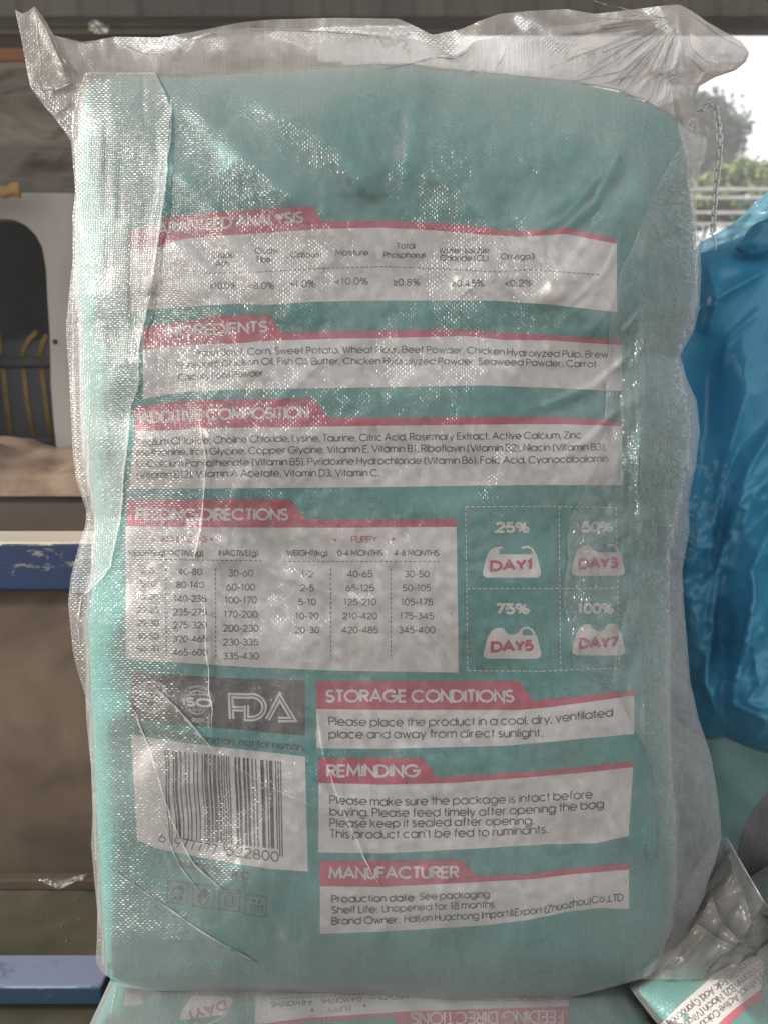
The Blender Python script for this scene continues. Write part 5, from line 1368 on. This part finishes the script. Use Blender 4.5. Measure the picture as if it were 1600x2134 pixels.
p.poly([(398, 2078), (405, 2076), (482, 2078), (486, 2086), (470, 2116), (376, 2128), (378, 2110)], W_, 0)
p.rtext('DAY1', (468, 2086), (392, 2108), 18, PK, .24, layer=2)
p.stroke([(384, 2128), (392, 2138), (410, 2134), (420, 2144), (440, 2132), (452, 2128), (470, 2118)], 2.5, W_)
p.poly([(262, 2070), (292, 2062), (298, 2094), (258, 2098)], W_, 0)
p.dash([(516, 2068), (515, 2140)], 1.8, W_, 7, 4); p.dash([(240, 2062), (226, 2140)], 1.8, W_, 7, 4)
p.build('printed_panel', sB, bvhB, 'upside down feeding directions print')
pillow('clear_cover', mB, 0.50, 0.80, 0.084, M['film2'], sB, 51, grow=0.004)

# right: one lying askew, one standing behind it
mD = Matrix.Translation((0.62, 0.47, BED_Z + 0.055)) @ Matrix.Rotation(R(36), 4, 'Z') @ Matrix.Rotation(R(6), 4, 'X')
sD = empty('feed_sack', (0.62, 0.47, BED_Z), 'teal sack lying askew at lower right, slanted vitamin list showing', 'feed sack', SG)
oD, bvhD = pillow('woven_sack', mD, 0.50, 0.72, 0.105, M['teal'], sD, 61)
p = Print()
def rot_strip(q, mat, layer=0): p.poly(q, mat, layer)
rot_strip([(1372, 2140), (1420, 2092), (1480, 2040), (1535, 1992), (1562, 1990), (1592, 2005), (1586, 2062), (1530, 2104), (1490, 2140)], W_)
rot_strip([(1586, 2062), (1590, 2080), (1545, 2112), (1515, 2140), (1490, 2140), (1530, 2104)], PK)
p.rtext('Rosemary Extract, Active Calcium, Zinc', (1636, 1990), (1420, 2160), 15, BK, .1)
p.rtext('Riboflavin (Vitamin B2), Niacin (Vitamin B3),', (1640, 1962), (1385, 2160), 15, BK, .1)
p.rtext('Hydrochloride (Vitamin B6), Folic Acid, Cyanocobalamin', (1650, 1930), (1360, 2150), 15, BK, .1)
p.build('printed_panel', sD, bvhD, 'slanted upside down vitamin list')
pillow('clear_cover', mD, 0.50, 0.72, 0.105, M['film3'], sD, 61, grow=0.005)
# its loose plastic mouth standing up against the main sack
EL = interp([(1740, 1496), (1800, 1455), (1860, 1420), (1930, 1390), (1980, 1372), (2020, 1340), (2160, 1340)]); ER = interp([(1740, 1510), (1775, 1530), (1830, 1562), (1890, 1597), (1960, 1640), (2060, 1680), (2160, 1690)])
nx, ny = 90, 120
U, V = np.meshgrid(np.linspace(0, 1, nx), np.linspace(0, 1, ny))
PY = 1742 + V * 300; PX = EL(PY) * (1 - U) + ER(PY) * U
lowz = [bvhD.ray_cast(CAMV, (Vector(at(x, 2050.0, 1.0)) - CAMV).normalized())[3] for x in (1480.0, 1600.0)]
Dm = 0.735 - 0.060 * V - .004 * U + 0.010 * vnoise(PX + .5 * PY, PY * .4, 70, 95) + 0.005 * np.abs(vnoise(PX * 1.2 + PY * .8, PY * .3, 34, 96)) + 0.0004 * vnoise(PX, PY, 11, 97)
Dm -= ridges(PX, PY, [([(1475, 1850), (1500, 1920), (1560, 1985)], 7, 8, True), ([(1440, 1920), (1500, 1960), (1580, 2000)], 6, 7, True), ([(1505, 1750), (1560, 1900), (1590, 2000)], 6, 10, True)])
o = mesh_obj('loose_mouth', at(PX, PY, Dm).reshape(-1, 3), grid_faces(ny, nx), M['mouth2'], sD, uvs=np.stack([PX / TW, -PY / TH], -1).reshape(-1, 2))
rim = [at(float(ER(y)), float(y), float(Dm[min(ny - 1, int((y - 1742) / 300 * (ny - 1))), -1])) for y in np.linspace(1744, 2030, 40)]
rv, rf = tube_mesh(rim, 0.0007, 6)
mesh_obj('mouth_hem', rv, rf, M['crease'], sD, uvs=np.zeros((len(rv), 2)))

mC = Matrix.Translation((0.56, 0.83, BED_Z + 0.19)) @ Matrix.Rotation(R(-10), 4, 'Z') @ Matrix.Rotation(R(80), 4, 'X')
sC = empty('feed_sack', (0.56, 0.80, BED_Z), 'teal sack leaning under the blue plastic, dark furry picture showing', 'feed sack', SG)
oC, bvhC = pillow('woven_sack', mC, 0.56, 0.37, 0.13, M['teal'], sC, 71)
p = Print()
p.poly([(1642, 1632), (1606, 1645), (1574, 1680), (1550, 1725), (1537, 1775), (1535, 1815), (1546, 1860), (1580, 1905), (1650, 1960), (1720, 1900), (1720, 1700)], M['hair'], 4)
p.build('printed_picture', sC, bvhC, 'dark furry printed picture')
pillow('clear_cover', mC, 0.56, 0.37, 0.13, M['film2'], sC, 71, grow=0.005)

# ------------------------------------------------------------------ blue plastic bag on the right
rs = np.random.RandomState(12)
bx0, bx1, by0, by1 = 1385, 2150, 455, 1640
pts = [(rs.uniform(bx0, bx1), rs.uniform(by0, by1)) for _ in range(80)]
edges_px = [[(1600, 1115), (1566, 1190), (1571, 1235), (1556, 1335), (1530, 1430), (1528, 1470), (1600, 1505)], [(1560, 800), (1500, 1010), (1478, 1200)], [(1600, 560), (1495, 620), (1470, 700)],
            [(1575, 1010), (1530, 1060), (1500, 1170), (1470, 1430), (1530, 1560)], [(1620, 880), (1560, 980), (1520, 1130)], [(1468, 528), (1490, 600), (1475, 650)]]
hts = {}
P2 = [Vector(q) for q in pts] + [Vector(q) for q in [(bx0, by0), (bx1, by0), (bx1, by1), (bx0, by1)]]
hv_ = list(rs.uniform(-1, 1, len(P2)) * 11)
E2 = []
for k, e in enumerate(edges_px):
    o = len(P2)
    for i, q in enumerate(e): P2.append(Vector(q)); hv_.append(20 + rs.uniform(-4, 6) if k in (0, 2) else 14 + rs.uniform(-5, 5))
    E2 += [(o + i, o + i + 1) for i in range(len(e) - 1)]
cv, ce, cf, ov_, oe_, of_ = delaunay_2d_cdt(P2, E2, [], 0, 1e-4)
ch = [np.mean([hv_[i] for i in src]) if src else 8.0 for src in ov_]
st = 5
gx = np.arange(bx0, bx1 + 1, st); gy = np.arange(by0, by1 + 1, st)
GX, GY = np.meshgrid(gx, gy); H = np.zeros(GX.shape)
for f in cf:
    a, b, c = [cv[i] for i in f]
    d = (b.y - c.y) * (a.x - c.x) + (c.x - b.x) * (a.y - c.y)
    if abs(d) < 1e-6: continue
    xa, xb = min(a.x, b.x, c.x), max(a.x, b.x, c.x); ya, yb_ = min(a.y, b.y, c.y), max(a.y, b.y, c.y)
    i0, i1 = max(0, int((ya - by0) / st)), min(len(gy), int((yb_ - by0) / st) + 2); j0, j1 = max(0, int((xa - bx0) / st)), min(len(gx), int((xb - bx0) / st) + 2)
    sx, sy_ = GX[i0:i1, j0:j1], GY[i0:i1, j0:j1]
    l1 = ((b.y - c.y) * (sx - c.x) + (c.x - b.x) * (sy_ - c.y)) / d; l2 = ((c.y - a.y) * (sx - c.x) + (a.x - c.x) * (sy_ - c.y)) / d; l3 = 1 - l1 - l2
    m = (l1 >= -1e-6) & (l2 >= -1e-6) & (l3 >= -1e-6)
    H[i0:i1, j0:j1] = np.where(m, l1 * ch[f[0]] + l2 * ch[f[1]] + l3 * ch[f[2]], H[i0:i1, j0:j1])
AX = GX * .86 + GY * .5; AY = GY * .86 - GX * .5           # pleats run down to the left
low = np.clip((GY - 880) / 160, 0, 1)
H = H * (0.25 + 0.75 * low) + 14 * vnoise(AX, AY * .22, 120, 91) + 5 * low * (1 - np.abs(vnoise(AX, AY * .3, 90, 92)) * 2)
H = blur(H, 1)
H = H + low * (4.6 * (1 - np.abs(vnoise(AX, AY * .45, 44, 93)) * 2) + 2.2 * (1 - np.abs(vnoise(AX + 9, AY * .7, 21, 94)) * 2)) + (1 - low) * 2.2 * (1 - np.abs(vnoise(AX, AY * .3, 50, 96)) * 2)
H = H + 1000 * ridges(GX, GY, [(e, 15 if k in (0, 2) else 10, 9, True) for k, e in enumerate(edges_px)] + [([(1590, 640), (1520, 700), (1500, 780)], 5, 10, True), ([(1600, 990), (1560, 1060), (1545, 1120)], 6, 7, True), ([(1600, 1300), (1570, 1350), (1580, 1420)], 7, 7, True), ([(1480, 1250), (1500, 1380), (1480, 1500)], 5, 8, True), ([(1600, 1400), (1555, 1465), (1600, 1480)], 7, 6, True)])
BT = interp([(1385, 545), (1425, 535), (1468, 520), (1530, 497), (1600, 474), (1700, 430), (2150, 300)]); BB = interp([(1385, 1480), (1430, 1515), (1470, 1545), (1530, 1566), (1600, 1578), (1700, 1590), (2150, 1600)])
nx, ny = 150, 230
U, V = np.meshgrid(np.linspace(0, 1, nx), np.linspace(0, 1, ny))
PX = 1385 + U * 765; PY = BT(PX) * (1 - V) + BB(PX) * V
hx_ = np.clip((PX - bx0) / st, 0, len(gx) - 1.001); hy_ = np.clip((PY - by0) / st, 0, len(gy) - 1.001)
ix = hx_.astype(int); iy = hy_.astype(int); fx = hx_ - ix; fy_ = hy_ - iy
Hs = (H[iy, ix] * (1 - fx) + H[iy, ix + 1] * fx) * (1 - fy_) + (H[iy + 1, ix] * (1 - fx) + H[iy + 1, ix + 1] * fx) * fy_
prb = np.clip(1 - np.abs(2 * V - 1) ** 6, 0, 1) ** .55 * np.clip(1 - (1 - U) ** 9, 0, 1) ** .6 * np.clip(1 - U ** 9, 0, 1) ** .6
fold = 0.03 * np.exp(-((PX - 1480 - 0.06 * (PY - 900)) / 45) ** 2) * np.clip((PY - 560) / 200, 0, 1)       # deep valley beside the sack
Db_ = 0.88 - 0.075 * prb - 0.0015 * Hs * np.clip(prb * 1.4, 0, 1) + fold
frontb = at(PX, PY, Db_); backb = at(PX, PY, 0.90 + 0.10 * prb)
idx = np.arange(nx * ny).reshape(ny, nx); b2 = np.full((ny, nx), -1)
vv = np.concatenate([frontb.reshape(-1, 3), backb.reshape(-1, 3)])
blue = empty('blue_plastic_bag', at(1750.0, 1590.0, 0.86), 'large crumpled glossy blue plastic bag leaning beside the sack', 'plastic bag')
ring = []
f1 = grid_faces(ny, nx); f2 = grid_faces(ny, nx, nx * ny)[:, ::-1]
bd = list(idx[0]) + list(idx[1:, -1]) + list(idx[-1, -2::-1]) + list(idx[-2:0, 0])
n_ = len(bd); f3 = [(bd[i], bd[(i + 1) % n_], bd[(i + 1) % n_] + nx * ny, bd[i] + nx * ny) for i in range(n_)]
mesh_obj('bag_film', vv, np.concatenate([f1, f2, np.array(f3)]), M['blue'], blue)
# loose pale flap standing up behind its mouth
FTp = interp([(1385, 555), (1440, 525), (1460, 505), (1520, 470), (1555, 440), (1575, 418), (1600, 400), (1700, 350), (2150, 200)])
nx, ny = 120, 40
U, V = np.meshgrid(np.linspace(0, 1, nx), np.linspace(0, 1, ny))
PX = 1385 + U * 765; PY = FTp(PX) * (1 - V) + (BT(PX) + 40) * V
Df = 0.915 + 0.02 * vnoise(PX, PY, 60, 81) + 0.006 * np.abs(vnoise(PX + PY, PY, 24, 82))
o = mesh_obj('loose_flap', at(PX, PY, Df).reshape(-1, 3), grid_faces(ny, nx), M['paleblue'], blue)
o['label'] = 'pale translucent flap of blue plastic against the sky'
# rolled knot of plastic at the right edge
K = at(1605.0, 488.0, 0.82)
bm = bmesh.new(); bmesh.ops.create_icosphere(bm, subdivisions=4, radius=1)
for v in bm.verts:
    k = 1 + .12 * math.sin(v.co.x * 6 + 1) * math.cos(v.co.z * 5) + .05 * math.sin(v.co.y * 14 + v.co.x * 9)
    v.co = Vector((v.co.x * .030 * k, v.co.y * .02 * k, v.co.z * .018 * k + v.co.x * .012)) + Vector(K)
bm_obj('rolled_fold', bm, M['blue'], blue, smooth=True)

# ------------------------------------------------------------------ chain hanging beside the sack
path = [(1404, 252), (1424, 246), (1444, 237), (1460, 229), (1470, 219), (1484, 214), (1491, 224), (1495, 245), (1499, 275), (1500, 305), (1498, 340), (1494, 375), (1490, 405), (1488, 435), (1486, 462), (1486, 474)]
chain = empty('steel_chain', at(1486.0, 470.0, 0.72), 'grey steel chain with small hook dangling beside the sack top', 'chain')
PP = [Vector(at(float(x), float(y), 0.725)) for x, y in path]
seg = [0]
for i in range(1, len(PP)): seg.append(seg[-1] + (PP[i] - PP[i - 1]).length)
step = 0.0052; nlinks = int(seg[-1] / step)
def on_path(s):
    for i in range(1, len(PP)):
        if s <= seg[i]: return PP[i - 1].lerp(PP[i], (s - seg[i - 1]) / (seg[i] - seg[i - 1]))
    return PP[-1]
lv, lf = tube_mesh([(math.cos(a) * .0022, 0, math.sin(a) * .0022 + (.0019 if math.sin(a) > 0 else -.0019)) for a in np.linspace(0, 2 * math.pi, 18, endpoint=False)], .0008, 6, closed=True)
link_mesh = None
for i in range(nlinks + 1):
    s = i * step; c = on_path(s); t = (on_path(s + .002) - on_path(s - .002))
    if t.length < 1e-6: t = Vector((0, 0, -1))
    t.normalize()
    q = t.to_track_quat('Z', 'Y').to_matrix().to_4x4()
    m4 = Matrix.Translation(c) @ q @ Matrix.Rotation(R(35 + 90 * (i % 2)), 4, 'Z')
    if link_mesh is None:
        o = mesh_obj('link', lv, lf, M['steel']); link_mesh = o
    else:
        o = link_mesh.copy(); COL.objects.link(o)
    o.parent = chain; o.matrix_parent_inverse = Matrix.Translation(chain.location).inverted(); o.matrix_basis = m4
hook = [(1486, 470), (1488, 478), (1486, 484), (1478, 487), (1485, 489), (1490, 496), (1491, 508), (1490, 522)]
hvv, hff = tube_mesh([at(float(x), float(y), 0.725) for x, y in hook], .0009, 8)
mesh_obj('hook', hvv, hff, M['steel'], chain)

# ------------------------------------------------------------------ scrap of clear plastic on the bed floor
nx, ny = 40, 8
U, V = np.meshgrid(np.linspace(0, 1, nx), np.linspace(0, 1, ny))
sx0 = atZ(92, 1852, BED_Z); sx1 = atZ(186, 1846, BED_Z)
Px = sx0[0] + (sx1[0] - sx0[0]) * U; Py = 0.858 + (0.012 * (V - .5) + .004 * vnoise(U * 8, V * 4, 1.0, 9)) * np.clip(U * 3, .1, 1) - .006 * np.sin(U * 4)
Pz = BED_Z + .0185 + .0016 * np.sin(U * 9) + .0012 * vnoise(U * 9, V * 3, 1.0, 5)
o = mesh_obj('plastic_scrap', np.stack([Px, Py, Pz], -1).reshape(-1, 3), grid_faces(ny, nx), M['scrap'], uvs=np.stack([U * 30, V * 4], -1).reshape(-1, 2))
tag(o, 'torn strip of clear plastic lying at the foot of the headboard', 'scrap')

# ------------------------------------------------------------------ scattering volume added to imitate lens flare paling the distance; the air is clear
m, nt, out = new_mat('flare_veil')
pv = N(nt, 'ShaderNodeVolumePrincipled')
pv.inputs['Color'].default_value = (0.95, 0.96, 1.0, 1)
pv.inputs['Density'].default_value = 0.018
pv.inputs['Anisotropy'].default_value = 0.2
nt.links.new(pv.outputs[0], out.inputs['Volume'])
bm = bmesh.new(); add_box(bm, (-950, -950, -1.0), (950, 950, 6.6))
tag(bm_obj('flare_volume', bm, m), kind='stuff')
